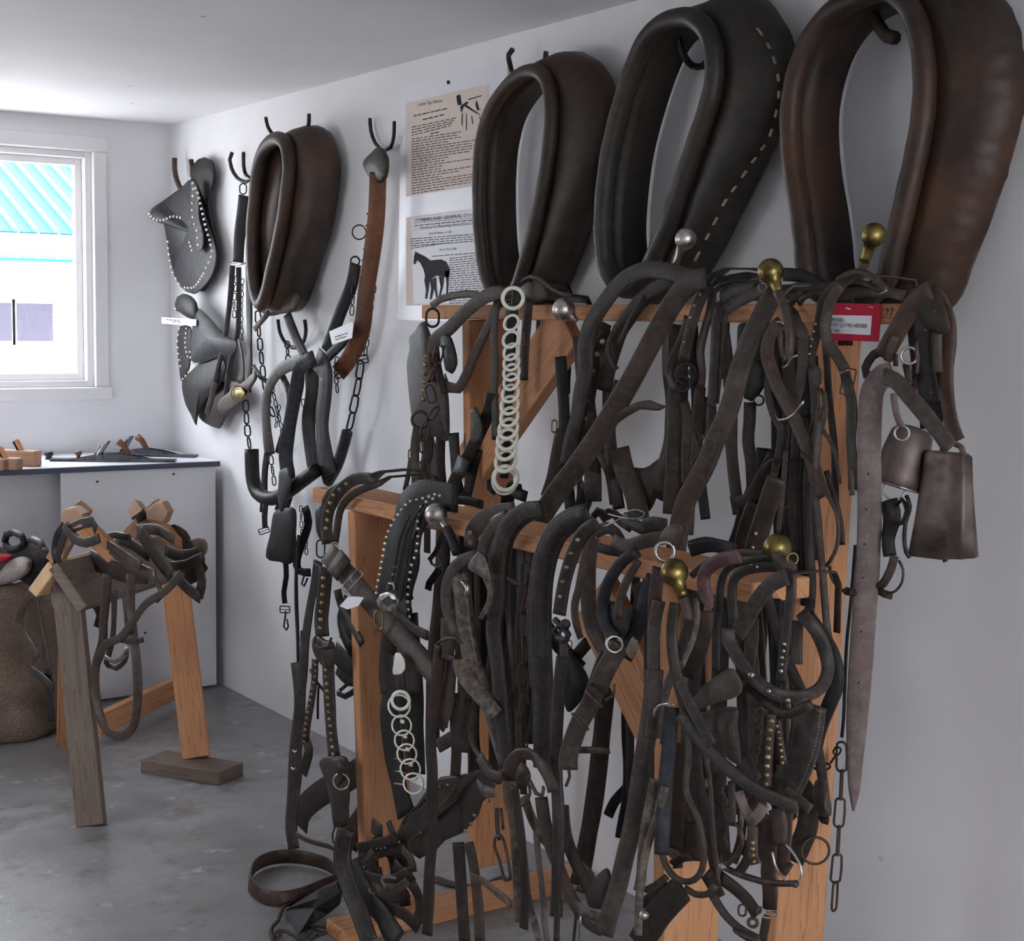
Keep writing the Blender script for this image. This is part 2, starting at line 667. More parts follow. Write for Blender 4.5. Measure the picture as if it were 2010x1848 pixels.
def tubeP(parent, P, Rr, mat, name='tube', closed=False, k=8, flat=1.0):
    T = tangents(P, closed)
    s = None
    rings, uvs = [], []
    v = 0
    for i, p in enumerate(P):
        t = T[i]
        if s is None:
            s = t.cross(UP if abs(t.z) < 0.9 else Vector((1, 0, 0))).normalized()
        else:
            s = (s-t*s.dot(t)).normalized()
        u = t.cross(s)
        r = Rr[i] if isinstance(Rr, (list, tuple)) else Rr
        rings.append([p+s*(math.cos(6.28318*j/k)*r)+u*(math.sin(6.28318*j/k)*r*flat) for j in range(k)])
        if i:
            v += (p-P[i-1]).length
        uvs += [(j/k, v) for j in range(k)]
    return sweep(name, rings, mat if not isinstance(mat, str) else MT[mat], closed, not closed, uvs, parent)


def tb(parent, tile, s, r, d, mat, name='tube', closed=False, k=8, step=9.0):
    """tube; r in tile pixels, per-point multiplier as 4th value"""
    kk = TILES[tile][2]
    q = crom(parse(tile, s), step, closed)
    P = [onX(a, b, d+c) for a, b, c, m in q]
    return tubeP(parent, P, [max(r/kk*m/pxm(p), 0.0004) for p, (a, b, c, m) in zip(P, q)], mat, name, closed, k)


RINGM = {}


def torus_mesh(key, R0, r0, mat, nu=22, nv=6, sx=1.0, gap=False):
    """ring in the XZ plane, elongated in z by sx"""
    if key in RINGM:
        return RINGM[key]
    vs, fs = [], []
    for i in range(nu):
        a = 6.28318*i/nu
        c, s_ = math.cos(a), math.sin(a)
        ctr = Vector((c*R0, 0, s_*R0+(sx-1)*R0*(1 if s_ > 0 else -1) if abs(s_) > 1e-6 else 0))
        for j in range(nv):
            b = 6.28318*j/nv
            vs.append(ctr+Vector((c, 0, s_))*(math.cos(b)*r0)+Vector((0, math.sin(b)*r0, 0)))
    for i in range(nu):
        i2 = (i+1) % nu
        for j in range(nv):
            j2 = (j+1) % nv
            fs.append((i*nv+j, i*nv+j2, i2*nv+j2, i2*nv+j))
    RINGM[key] = new_mesh('ring', vs, fs, mat)
    return RINGM[key]


def frame_to(n, up):
    """matrix whose local Y points along n, local Z near up"""
    y = n.normalized()
    z = (up-y*up.dot(y)).normalized()
    x = y.cross(z)
    return Matrix(((x.x, y.x, z.x), (x.y, y.y, z.y), (x.z, y.z, z.z)))


def rg(parent, tile, x, y, r, w, d, mat, name='ring', yaw=0.0, tilt=0.0, ang=0.0, el=1.0):
    """a ring seen at (x, y), radius r and wire half thickness w in tile pixels; el > 1 elongates it (oval)"""
    ox, oy, k = TILES[tile]
    p = onX(ox+x/k, oy+y/k, d)
    s = 1.0/k/pxm(p)
    key = (round(w/r, 1), mat, round(el, 1))
    me = torus_mesh(key, 1.0, key[0], MT[mat], sx=el)
    o = link(name, me, parent)
    n = Matrix.Rotation(math.radians(yaw), 3, 'Z') @ N0
    n = (n+UP*math.tan(math.radians(tilt))).normalized()
    a = math.radians(ang)
    side = UP.cross(n).normalized()
    up = UP*math.cos(a)+side*math.sin(a)
    o.matrix_basis = Matrix.Translation(p) @ frame_to(n, up).to_4x4() @ Matrix.Scale(r*s, 4)
    return o


def chain(parent, tile, s, L, w, d, mat, wire=0.16, name='chain_link', widths=None):
    """chain of single links; L link length, w link width in tile pixels"""
    k = TILES[tile][2]
    q = crom(parse(tile, s), 3.0)
    P = [onX(a, b, d+c) for a, b, c, m in q]
    px = [Vector((a, b)) for a, b, c, m in q]
    acc = [0.0]
    for i in range(1, len(px)):
        acc.append(acc[-1]+(px[i]-px[i-1]).length)
    pitch = L/k*0.80
    n = max(1, int(round(acc[-1]/pitch)))
    j = 0
    ratio = (L/w)
    key = ('ch', round(wire, 2), mat, round(ratio, 1))
    me = torus_mesh(key, 1.0, 2*wire, MT[mat], nu=12, nv=5, sx=max(ratio-2*wire, 1.0))
    for m in range(n):
        tgt = acc[-1]*(m+0.5)/n
        while j < len(acc)-2 and acc[j+1] < tgt:
            j += 1
        f = (tgt-acc[j])/max(acc[j+1]-acc[j], 1e-6)
        p = P[j].lerp(P[j+1], f)
        a0, a1 = P[max(j-3, 0)], P[min(j+4, len(P)-1)]
        t = (a1-a0).normalized()
        n_ = N0 if m % 2 == 0 else N0.cross(t).normalized()
        n_ = (Matrix.Rotation(random.uniform(-0.25, 0.25)+(0.35 if m % 2 else 0), 3, t) @ n_)
        o = link(name, me, parent)
        o.matrix_basis = Matrix.Translation(p) @ frame_to((n_-t*n_.dot(t)), t).to_4x4() @ Matrix.Scale(w/k/2/pxm(p)/(1+wire), 4)


def studs(parent, tile, s, n, r, d, mat='stud', lift=0.004, name='studs'):
    """a row of n small domed studs joined as one part"""
    k = TILES[tile][2]
    q = crom(parse(tile, s), 2.0) if s.count(' ') else parse(tile, s)
    P = [onX(a, b, d+c) for a, b, c, m in q]
    acc = [0.0]
    for i in range(1, len(q)):
        acc.append(acc[-1]+math.dist(q[i][:2], q[i-1][:2]))
    vs, fs = [], []
    j = 0
    for m in range(n):
        tgt = acc[-1]*(m/(n-1) if n > 1 else 0)
        while j < len(acc)-2 and acc[j+1] < tgt:
            j += 1
        if len(P) > 1:
            f = (tgt-acc[j])/max(acc[j+1]-acc[j], 1e-6)
            p = P[j].lerp(P[j+1], min(f, 1))
        else:
            p = P[0]
        R0 = r/k/pxm(p)
        M = frame_to(N0, UP)
        base = len(vs)
        for lev, (rr, hh) in enumerate(((1, 0), (0.72, 0.55))):
            for a in range(8):
                c_ = Vector((math.cos(a*0.7854)*rr, hh*0.8, math.sin(a*0.7854)*rr))
                vs.append(p+N0*lift+M @ (c_*R0))
        vs.append(p+N0*lift+M @ (Vector((0, 0.75, 0))*R0))
        for a in range(8):
            b = (a+1) % 8
            fs.append((base+a, base+8+a, base+8+b, base+b))
            fs.append((base+8+a, base+16, base+8+b))
    o = link(name, new_mesh(name, vs, fs, MT[mat]), parent)
    if n > 1:
        o['kind'] = 'stuff'
    return o


def plate(parent, tile, s, d, mat, th=0.004, dome=0.0, name='plate', smooth=True, fc=None, edge=0.0, n=None):
    """a leather or metal plate with the traced outline; dome raises its middle"""
    q = crom(parse(tile, s), 8.0, True) if smooth else parse(tile, s)
    P = [onX(a, b, d+c) for a, b, c, m in q]
    C = sum(P, Vector())/len(P)
    if fc:
        k = TILES[tile]
        C = onX(k[0]+fc[0]/k[2], k[1]+fc[1]/k[2], d+(fc[2] if len(fc) > 2 else 0))
    nn = (n or N0).normalized()
    levels = [(1.0, -th), (1.0, 0.0), (0.97, th*0.5), (0.8, th*0.6+dome*0.36), (0.5, th*0.6+dome*0.75), (0.2, th*0.6+dome*0.97)]
    m = len(P)
    vs, fs, uv = [], [], []
    for (f, h) in levels:
        for p in P:
            vs.append(C+(p-C)*f+nn*h)
            uv.append((0.5+0.499*(f-0.0)*(1 if f > 0.9 else 0.5), p.z))
    vs.append(C+nn*(th*0.6+dome))
    uv.append((0.5, C.z))
    L = len(levels)
    for l in range(L-1):
        for i in range(m):
            j = (i+1) % m
            fs.append((l*m+i, l*m+j, (l+1)*m+j, (l+1)*m+i))
    for i in range(m):
        fs.append(((L-1)*m+i, (L-1)*m+(i+1) % m, L*m))
    fs.append(tuple(range(m))[::-1])
    return link(name, new_mesh(name, vs, fs, MT[mat], uv, smooth), parent)


def lathe(parent, A, B, prof, mat, name='knob', k=18, flat=1.0):
    """profile [(t along A->B, radius m)]"""
    ax = (B-A)
    t = ax.normalized()
    s = t.cross(UP if abs(t.z) < 0.9 else Vector((1, 0, 0))).normalized()
    u = t.cross(s)
    rings = [[A+ax*a+s*(math.cos(6.28318*j/k)*r)+u*(math.sin(6.28318*j/k)*r*flat) for j in range(k)] for a, r in prof]
    return sweep(name, rings, MT[mat], False, True, None, parent)


def knob(parent, tile, a, b, r, d, mat, name='hame_knob', pear=True, d2=0.0):
    """hame ball: a = top of ball, b = end of neck (tile px), r = ball radius px"""
    ox, oy, k = TILES[tile]
    A = onX(ox+a[0]/k, oy+a[1]/k, d)
    B = onX(ox+b[0]/k, oy+b[1]/k, d+d2)
    R0 = r/k/pxm(A)
    L = (B-A).length
    pr = []
    nb = 9
    for i in range(nb+1):
        th = math.pi*i/nb*0.82
        pr.append(((R0*(1-math.cos(th)))/L, max(R0*math.sin(th), 0.0008)))
    nr = R0*0.40 if pear else R0*0.30
    last = pr[-1][0]
    pr += [(last+(1-last)*0.35, nr*1.12), (last+(1-last)*0.7, nr), (1.0, nr*1.05)]
    return lathe(parent, A, B, pr, mat, name)


def buckle(parent, tile, x, y, w, h, ang, d, mat='nick', wire=0.09, yaw=0.0, name='buckle', prong=True, fat=1.0):
    """rectangular buckle frame with prong, w x h in tile pixels"""
    ox, oy, k = TILES[tile]
    p = onX(ox+x/k, oy+y/k, d)
    s = 1.0/k/pxm(p)
    W_, H_ = w*s/2, h*s/2
    rr = min(W_, H_)*0.3
    r0 = max(W_, H_)*wire*fat
    n = Matrix.Rotation(math.radians(yaw), 3, 'Z') @ N0
    side = UP.cross(n).normalized()
    a = math.radians(ang)
    ux = side*math.cos(a)+UP*math.sin(a)
    uz = UP*math.cos(a)-side*math.sin(a)
    P = []
    for (cx, cz, a0) in ((W_-rr, H_-rr, 0), (-W_+rr, H_-rr, 90), (-W_+rr, -H_+rr, 180), (W_-rr, -H_+rr, 270)):
        for t in (0, 30, 60, 90):
            q = math.radians(a0+t)
            P.append(p+n*0.006+ux*(cx+rr*math.cos(q))+uz*(cz+rr*math.sin(q)))
    o = tubeP(parent, P, r0, mat, name, True, 6)
    if prong:
        tubeP(o, [p+n*0.006-ux*W_, p+n*0.011, p+n*0.006+ux*W_], r0*0.7, mat, 'prong', False, 6)
    return o


def textmesh(parent, txt, P, xdir, ydir, size, mat, name='lettering', align='LEFT', ext=0.0003, fit=None):
    cu = bpy.data.curves.new(name, 'FONT')
    cu.body = txt
    cu.size = size
    cu.align_x = align
    cu.extrude = ext
    cu.resolution_u = 1
    o = bpy.data.objects.new(name, cu)
    xd, yd = Vector(xdir).normalized(), Vector(ydir).normalized()
    zd = xd.cross(yd)
    M = Matrix(((xd.x, yd.x, zd.x, P[0]), (xd.y, yd.y, zd.y, P[1]), (xd.z, yd.z, zd.z, P[2]), (0, 0, 0, 1)))
    SC.collection.objects.link(o)
    bpy.context.view_layer.update()
    me = bpy.data.meshes.new_from_object(o.evaluated_get(bpy.context.evaluated_depsgraph_get()))
    if fit:
        wx = max(v.co.x for v in me.vertices)
        me.transform(Matrix.Scale(fit/wx, 4, (1, 0, 0)))
    me.transform(M)
    SC.collection.objects.unlink(o)
    bpy.data.objects.remove(o)
    me.materials.clear()
    me.materials.append(MT[mat])
    return link(name, me, parent)


def fitted(parent, txt, x0, y0, x1, y1, hpx, d, mat='ink'):
    """a line of lettering from (x0, y0) to (x1, y1) on the wall side plane"""
    A, B = onX(x0, y0, d), onX(x1, y1, d)
    L = (B-A)
    return textmesh(parent, txt, A, L, Vector((0, -L.z, L.y)) if L.y > 0 else Vector((0, L.z, -L.y)), hpx/pxm(A)*1.40, mat, fit=L.length, ext=0.00008)


def printed(parent, x0, y0, x1, y1, h, d, seed=1):
    """a line of print too small to read"""
    r_ = random.Random(seed)
    vs, fs = [], []
    x = x0
    while x < x1-1:
        e = min(x+r_.uniform(3, 8), x1)
        ya, yb = y0+(y1-y0)*(x-x0)/(x1-x0), y0+(y1-y0)*(e-x0)/(x1-x0)
        b_ = len(vs)
        vs += [onX(x, ya, d), onX(e, yb, d), onX(e, yb-h, d), onX(x, ya-h, d)]
        fs.append((b_, b_+1, b_+2, b_+3))
        x = e+1.5
    return link('printed_lines', new_mesh('printed_lines', vs, fs, MT['ink'], None, False), parent)
# ---------------------------------------------------------------- room shell
H = 2.4


def multibox(name, boxes, mat):
    vs, fs = [], []
    for lo, hi in boxes:
        b = len(vs)
        for x in (lo[0], hi[0]):
            for y in (lo[1], hi[1]):
                for z in (lo[2], hi[2]):
                    vs.append((x, y, z))
        for f in ((0, 1, 3, 2), (4, 6, 7, 5), (0, 4, 5, 1), (2, 3, 7, 6), (0, 2, 6, 4), (1, 5, 7, 3)):
            fs.append(tuple(b+i for i in f))
    return structure(link(name, new_mesh(name, vs, fs, mat, None, False)))


multibox('floor', [((-3.2, -9.1, -0.1), (0.12, 0.12, 0.0))], MT['floor'])
multibox('ceiling', [((-3.2, -9.1, H), (0.12, 0.12, H+0.15))], MT['wall'])
multibox('wall_right', [((0, -9.1, 0), (0.12, 0.12, H))], MT['wall'])
WX0, WX1, WZ0, WZ1 = -1.62, -0.352, 1.25, 2.262
multibox('wall_back', [((-3.2, 0, 0), (WX0, 0.12, H)), ((WX1, 0, 0), (0, 0.12, H)), ((WX0, 0, 0), (WX1, 0.12, WZ0)), ((WX0, 0, WZ1), (WX1, 0.12, H))], MT['wall'])
multibox('wall_left', [((-3.2, -9.1, 0), (-3.1, -2.7, H)), ((-3.2, -1.7, 0), (-3.1, 0, H)), ((-3.2, -2.7, 0), (-3.1, -1.7, 0.9)), ((-3.2, -2.7, 1.8), (-3.1, -1.7, H))], MT['wall'])
multibox('wall_front', [((-3.1, -9.1, 0), (-2.8, -9.0, H)), ((-0.7, -9.1, 0), (0, -9.0, H)), ((-2.8, -9.1, 0), (-0.7, -9.0, 0.6)), ((-2.8, -9.1, 2.2), (-0.7, -9.0, H))], MT['wall'])
m = NT('window_glass')
tr = m.n('ShaderNodeBsdfTransparent')
gl = m.n('ShaderNodeBsdfGlossy')
gl.inputs['Roughness'].default_value = 0.02
mx = m.n('ShaderNodeMixShader')
mx.inputs[0].default_value = 0.06
m.l(tr.outputs[0], mx.inputs[1])
m.l(gl.outputs[0], mx.inputs[2])
m.l(mx.outputs[0], m.t.nodes['Material Output'].inputs[0])
MT['glass'] = m.m
win = bpy.data.objects.new('window_1', None)
SC.collection.objects.link(win)
structure(win)
g = structure(link('pane', box_mesh('pane', Vector(((WX0+WX1)/2, 0.075, (WZ0+WZ1)/2)), Vector(((WX1-WX0)/2-0.02, 0, 0)), Vector((0, 0.002, 0)), Vector((0, 0, (WZ1-WZ0)/2-0.02)), MT['glass'], 0.0003), win))
# sash: stepped inner frame
for (a, b, dy0, dy1) in ((0.0, 0.028, 0.01, 0.11), (0.028, 0.058, 0.055, 0.095)):
    for nm, lo, hi in (('sash_stile', (WX1-b, dy0, WZ0+a), (WX1-a, dy1, WZ1-a)), ('sash_stile', (WX0+a, dy0, WZ0+a), (WX0+b, dy1, WZ1-a)),
                       ('sash_rail', (WX0+b, dy0, WZ0+a), (WX1-b, dy1, WZ0+b)), ('sash_rail', (WX0+b, dy0, WZ1-b), (WX1-b, dy1, WZ1-a))):
        structure(abox(nm, lo, hi, MT['trim'], win, 0.002))
tr_ = [('trim_1', (WX0-0.06, -0.02, 2.262), (-0.286, 0, 2.326)), ('trim_2', (WX0-0.06, -0.026, 1.194), (-0.282, 0, 1.25)),
       ('trim_3', (-0.352, -0.018, 1.25), (-0.291, 0, 2.262)), ('trim_4', (WX0-0.06, -0.018, 1.25), (WX0, 0, 2.262))]
for nm, lo, hi in tr_:
    structure(abox(nm, lo, hi, MT['trim'], None, 0.004))
w3 = structure(abox('fill_window_front', (-2.8, -9.06, 0.6), (-0.7, -9.055, 2.2), MT['glass'], None, 0.0003))  # unseen window added behind the camera to give fill light
for x in (-2.8, -1.78, -0.76):
    structure(abox('sash_stile', (x, -9.08, 0.6), (x+0.06, -9.02, 2.2), MT['trim'], w3, 0.003))
w2 = structure(abox('fill_window_left', (-3.16, -2.7, 0.9), (-3.155, -1.7, 1.8), MT['glass'], None, 0.0003))  # unseen side window, added and placed for its light on the right wall
for y in (-2.7, -2.23, -1.76):
    structure(abox('sash_stile', (-3.18, y, 0.9), (-3.12, y+0.06, 1.8), MT['trim'], w2, 0.003))
for z in (0.9, 1.74):
    structure(abox('sash_rail', (-3.18, -2.7, z), (-3.12, -1.7, z+0.06), MT['trim'], w2, 0.003))
# portals let the sky in through the back window and the two added ones
for nm, loc, v, sx, sy in (('portal_back', ((WX0+WX1)/2, 0.13, (WZ0+WZ1)/2), (0, -1, 0), WX1-WX0, WZ1-WZ0),
                           ('portal_front', (-1.75, -9.12, 1.4), (0, 1, 0), 2.1, 1.6), ('portal_left', (-3.22, -2.2, 1.35), (1, 0, 0), 1.0, 0.9)):
    o = area(nm, loc, v, sx, sy, 1, (1, 1, 1))
    o.data.cycles.is_portal = True

# ---------------------------------------------------------------- outside
gnd = structure(link('ground', new_mesh('ground', [(-60, -60, -0.12), (80, -60, -0.12), (80, 120, -0.12), (-60, 120, -0.12)], [(0, 1, 2, 3)], MT['snow'], None, False)))
bld = thing('house', 'white building with a teal ribbed metal roof outside the window', 'building')
YB = 12.0
abox('wall', (-5, YB, -0.12), (6.5, YB+6, 2.5), MT['white'], bld)
rs, re = Vector((0, YB-0.55, 2.50)), Vector((0, YB+6, 5.2))
sl = (re-rs).normalized()
nrm = Vector((1, 0, 0)).cross(sl)
box('roof', Vector((0.9, 0, 0))+(rs+re)/2, (6.2, 0, 0), (re-rs)/2, nrm*0.02, MT['teal'], bld)
ribm = None
for i in range(52):
    x = -5.2+i*0.235
    if ribm is None:
        ribm = box_mesh('roof_rib', Vector((0, 0, 0)), Vector((0.028, 0, 0)), (re-rs)/2, nrm*0.022, MT['tealw'])
    o = link('roof_rib', ribm, bld)
    o.location = Vector((x, 0, 0))+(rs+re)/2+nrm*0.035
ev0 = Vector((0, YB-0.62, 2.40))
box('eave_sheet', (0.9, YB-0.60, 2.345), (6.2, 0, 0), (0, 0.01, 0), (0, 0, 0.155), MT['tealw'], bld)
box('gutter', (0.9, YB-0.63, 2.195), (6.2, 0, 0), (0, 0.04, 0), (0, 0, 0.015), MT['teal'], bld)
em = None
for i in range(52):
    x = -5.2+i*0.235
    if em is None:
        em = box_mesh('eave_rib', Vector((0, 0, 0)), Vector((0.02, 0, 0.03)), Vector((0, 0.015, 0)), Vector((0, 0, 0.15)), MT['white'])
    o = link('eave_rib', em, bld)
    o.location = (x, YB-0.615, 2.345)
for x0, x1 in ((2.69, 3.12), (2.18, 2.63)):
    wf = abox('window', (x0-0.05, YB-0.05, 1.20), (x1+0.05, YB, 1.75), MT['white'], bld)
    abox('pane', (x0, YB-0.07, 1.25), (x1, YB-0.05, 1.70), MT['glass_dark'], wf)

# ---------------------------------------------------------------- posters
post = thing('laminated_notice', 'laminated poster sheet of harness leaflets pinned to the white wall', 'poster')


def quad(name, pts, d, th, mat, parent):
    P = [onX(a, b, d) for a, b in pts]
    n = Vector((-1, 0, 0))
    vs = P+[p-n*th for p in P]
    fs = [(0, 1, 2, 3), (7, 6, 5, 4), (0, 4, 5, 1), (1, 5, 6, 2), (2, 6, 7, 3), (3, 7, 4, 0)]
    return link(name, new_mesh(name, vs, fs, mat, None, False), parent)


quad('laminate', [(781, 629), (996, 632), (996, 118), (787, 172)], 0.003, 0.0025, MT['lam'], post)
lf1 = quad('leaflet', [(797, 386), (962, 360), (957, 165), (796, 203)], 0.0042, 0.001, MT['cream'], post)
lf2 = quad('leaflet', [(797, 600), (985, 600), (985, 402), (797, 427)], 0.0042, 0.001, MT['cream'], post)
lf3 = quad('leaflet', [(812, 596), (985, 596), (985, 404), (806, 428)], 0.0052, 0.001, MT['paper'], post)
quad('pin_hole', [(877, 165), (882, 165), (882, 158), (877, 158)], 0.005, 0.002, MT['ink'], post)


def inkrows(parent, rows, d, name='printed_lines'):
    """rows: (x0,y0,x1,y1, height px) broken into words; flat print"""
    vs, fs = [], []
    rnd = random.Random(3)
    for (x0, y0, x1, y1, h) in rows:
        x = x0
        while x < x1-2:
            w = rnd.uniform(4, 12)
            e = min(x+w, x1)
            f0, f1 = (x-x0)/(x1-x0), (e-x0)/(x1-x0)
            ya, yb = y0+(y1-y0)*f0, y0+(y1-y0)*f1
            b = len(vs)
            vs += [onX(x, ya, d), onX(e, yb, d), onX(e, yb-h, d), onX(x, ya-h, d)]
            fs.append((b, b+1, b+2, b+3))
            x = e+rnd.uniform(1.2, 2.6)
    o = link(name, new_mesh(name, vs, fs, MT['ink'], None, False), parent)
    o['kind'] = 'stuff'
    return o


YD = (0, -1, 0)
sc1 = 1.0/pxm(onX(850, 300, 0))


def wtext(parent, txt, x, y, hpx, d=0.0062, align='LEFT', wfac=None):
    P = onX(x, y, d)
    return textmesh(parent, txt, P, (0, -1, 0), (0, 0, 1), hpx/pxm(P)*1.35, 'ink', 'lettering', align, 0.0001)


fitted(lf1, 'Leather Type Harness', 820, 209, 868, 200, 7, 0.0048)
rows = [(812, 229, 878, 214, 2.2), (830, 236, 872, 226, 2.2)]
for i in range(4):
    rows.append((808, 251+i*5.2, 896-4*i, 232+i*5.2, 1.6))
rows.append((845, 262+2, 862, 258+2, 2.0))
for i in range(22):
    y = 274+i*5.1
    x1 = [905, 898, 905, 880, 950, 925, 940, 930, 925, 880, 872, 930, 868, 865, 950, 900, 870, 940, 930, 925, 930, 872][i]
    rows.append((808, y, x1, y-(x1-808)*0.15, 1.5))
inkrows(lf1, rows, 0.0049)
fitted(lf3, 'CUMBERLAND GENERAL STORE', 814, 436, 936, 424, 6.5, 0.0062)
fitted(lf3, 'Directions For Measuring a Horse For a Collar', 825, 450.5, 936, 440, 6.0, 0.0062)
fitted(lf3, 'How To Measure a Collar', 842, 461, 887, 457, 4.6, 0.0062)
fitted(lf3, 'How To Fit a Collar', 862, 493, 896, 490, 4.6, 0.0062)
rows = [(812, 438.5, 980, 424, 0.8), (814, 444, 970, 429, 1.6)]
for i in range(5):
    rows.append((807, 470+i*4.6, 950-(70 if i == 4 else 0), 459+i*4.6, 1.4))
for i in range(22):
    rows.append((848 if i == 0 else 882, 504+i*4.4, 940+4*i, 497+i*4.4, 1.4))
inkrows(lf3, rows, 0.0062)
# the horse print: flat ink silhouette made of a few polygons


def inkpoly(parent, pts, d=0.0063, tile='P', name='horse_print', mat='ink'):
    P = [onX(a, b, d) for a, b, c, m_ in parse(tile, pts)]
    return link(name, new_mesh(name, P, [tuple(range(len(P)))], MT[mat], None, False), parent)


inkpoly(lf3, '228,1395 232,1350 240,1318 262,1332 300,1350 335,1375 400,1368 435,1385 455,1430 450,1480 420,1478 370,1470 330,1500 300,1470 290,1430 270,1390 250,1372 240,1400')
inkpoly(lf3, '300,1470 330,1500 322,1560 312,1615 300,1615 306,1560 296,1500')
inkpoly(lf3, '330,1500 370,1480 372,1540 380,1612 370,1612 358,1550 340,1620 330,1618 338,1550')
inkpoly(lf3, '385,1475 420,1478 412,1540 396,1600 386,1600 398,1540')
inkpoly(lf3, '425,1440 452,1440 448,1500 442,1600 432,1600 434,1520')
for s in ('495,345 520,335 530,400 505,405', '570,365 655,340 655,346 572,372', '520,410 560,380 575,385 560,400 640,460 655,468 640,465 545,410 525,450',
          '530,455 536,455 534,540 528,520', '556,455 560,455 562,560 556,560', '590,470 596,470 600,520 594,520', '615,400 622,370 640,430 650,425 646,432 625,434',
          '500,360 515,350 510,380 526,388 520,396 498,380', '640,475 645,475 652,515 646,520'):
    inkpoly(lf1, s, 0.0050, name='carriage_print')
# ---------------------------------------------------------------- harness rack
rack = thing('harness_rack', 'two-tier orange fir harness rack loaded with old straps along the wall', 'rack')
WD = MT['wood']
UB, LB = 0.36, 0.72          # front faces of the upper and lower boards, from the wall
UZ, LZ = 1.601, 1.108
box('upper_board', (-(UB-0.07), -3.715, UZ-0.019), (0.07, 0, 0), (0, 0.880, 0), (0, 0, 0.019), WD, rack)
box('lower_board', (-(LB-0.07), -3.745, LZ-0.019), (0.07, 0, 0), (0, 0.865, 0), (0, 0, 0.019), WD, rack)


def post_(name, A, B):
    return beam(name, A, B, 0.14, (1, 0, 0), 0.038, WD, rack)


post_('post', (-0.29, -3.07, UZ-0.038), (-0.25, -3.07, 0.038))
post_('post', (-0.285, -4.35, UZ-0.038), (-0.345, -4.35, 0.038))
post_('post', (-0.66, -3.12, LZ-0.038), (-0.645, -3.17, 0.038))
post_('post', (-0.635, -4.34, LZ-0.038), (-0.615, -4.34, 0.038))
box('foot', (-0.44, -3.235, 0.019), (0.39, 0, 0), (0, 0.05, 0), (0, 0, 0.019), WD, rack)
box('foot', (-0.44, -4.34, 0.019), (0.40, 0, 0), (0, 0.05, 0), (0, 0, 0.019), WD, rack)
beam('brace', onX(1120, 634, 0.30), onX(915, 935, 0.30), 0.14, (0, 1, 0.4), 0.036, WD, rack)
beam('brace', onX(1170, 1172, 0.64), onX(1372, 1576, 0.64), 0.14, (0, -1, 0.6), 0.036, WD, rack)

# ---------------------------------------------------------------- table by the window
tab = thing('work_table', 'white-topped work table with a white panel front under the window', 'table')
abox('table_top', (-1.9, -0.62, 0.945), (-0.035, -0.02, 0.966), MT['topw'], tab)
abox('edging', (-1.9, -0.628, 0.943), (-0.033, -0.620, 0.964), MT['edge'], tab, 0.001)
abox('front_panel', (-0.69, -0.60, 0.012), (-0.042, -0.585, 0.943), MT['panel'], tab)
abox('side_panel', (-0.060, -0.584, 0.012), (-0.045, -0.05, 0.943), MT['panel'], tab)
abox('rear_panel', (-1.85, -0.36, 0.012), (-0.07, -0.345, 0.943), MT['panel'], tab)
abox('leg', (-1.88, -0.60, 0.0), (-1.84, -0.56, 0.943), MT['panel'], tab)
for a, b in ((191, 946), (341, 931), (285, 1243)):
    p = onY(a, b, -0.601)
    box('screw_head', p, (0.004, 0, 0), (0, 0.0015, 0), (0, 0, 0.004), MT['irk'], tab, 0.001)
# ---------------------------------------------------------------- horse collars
def collar(label, tile, s, rw, d0, D, bs, mat, group=None, lining=None, w=1.0, seam=True):
    """s: closed rim centre line in tile px (d offset as 3rd); bs: bulge of the body in metres at each traced point"""
    k = TILES[tile][2]
    t = thing('horse_collar', label, 'horse collar', group)
    pts = parse(tile, s)
    pts = [(a, b, c, bb) for (a, b, c, m_), bb in zip(pts, bs)]
    q = crom(pts, 7.0, True)
    P = [onX(a, b, d0+c) for a, b, c, m_ in q]
    B = [m_ for a, b, c, m_ in q]
    n = len(P)
    C = sum(P, Vector())/n
    r = rw/2/k/pxm(C)
    rim = tubeP(t, P, [r*(1+0.02*math.sin(i*0.6)) for i in range(n)], mat, 'rim', True, 12)
    T = tangents(P, True)
    out = Vector((-1, 0, 0))
    rings, uvs = [], []
    acc = 0
    for i, p in enumerate(P):
        o = T[i].cross(out)
        o.x = 0
        o.normalize()
        if o.dot(p-C) < 0 and abs(o.dot((p-C).normalized())) > 0.2:
            o = -o
        b = B[i]
        dd = min(D, (d0)-0.004+(p.x+d0))
        j = 1+0.02*math.sin(i*0.4)+0.01*math.sin(i*1.3)
        sec = [(-r*0.2, r*0.5), (-r*0.5, dd*0.45), (-r*0.35, dd*0.9), (b*0.35, dd*1.0), (b*0.8, dd*0.95), (b*1.0*j, dd*0.72),
               (b*0.93*j, dd*0.45), (b*0.72, dd*0.26), (b*0.42, dd*0.13+r*0.1), (r*0.75, r*0.75), (r*0.35, r*0.95)]
        rings.append([p+o*a+Vector((1, 0, 0))*bk for a, bk in sec])
        if i:
            acc += (p-P[i-1]).length
        uvs += [(0.1+0.07*jj, acc) for jj in range(len(sec))]
    sweep('body', rings, MT[mat], True, False, uvs, t)
    return t, P, B, r, C


def hook(label, tile, s, r, mat='irk', group='horseshoe hooks on the wall', d=0.0):
    o = tb(None, tile, s, r, d, mat, 'horseshoe_hook', k=8)
    tag(o, label, 'hook', group)
    return o


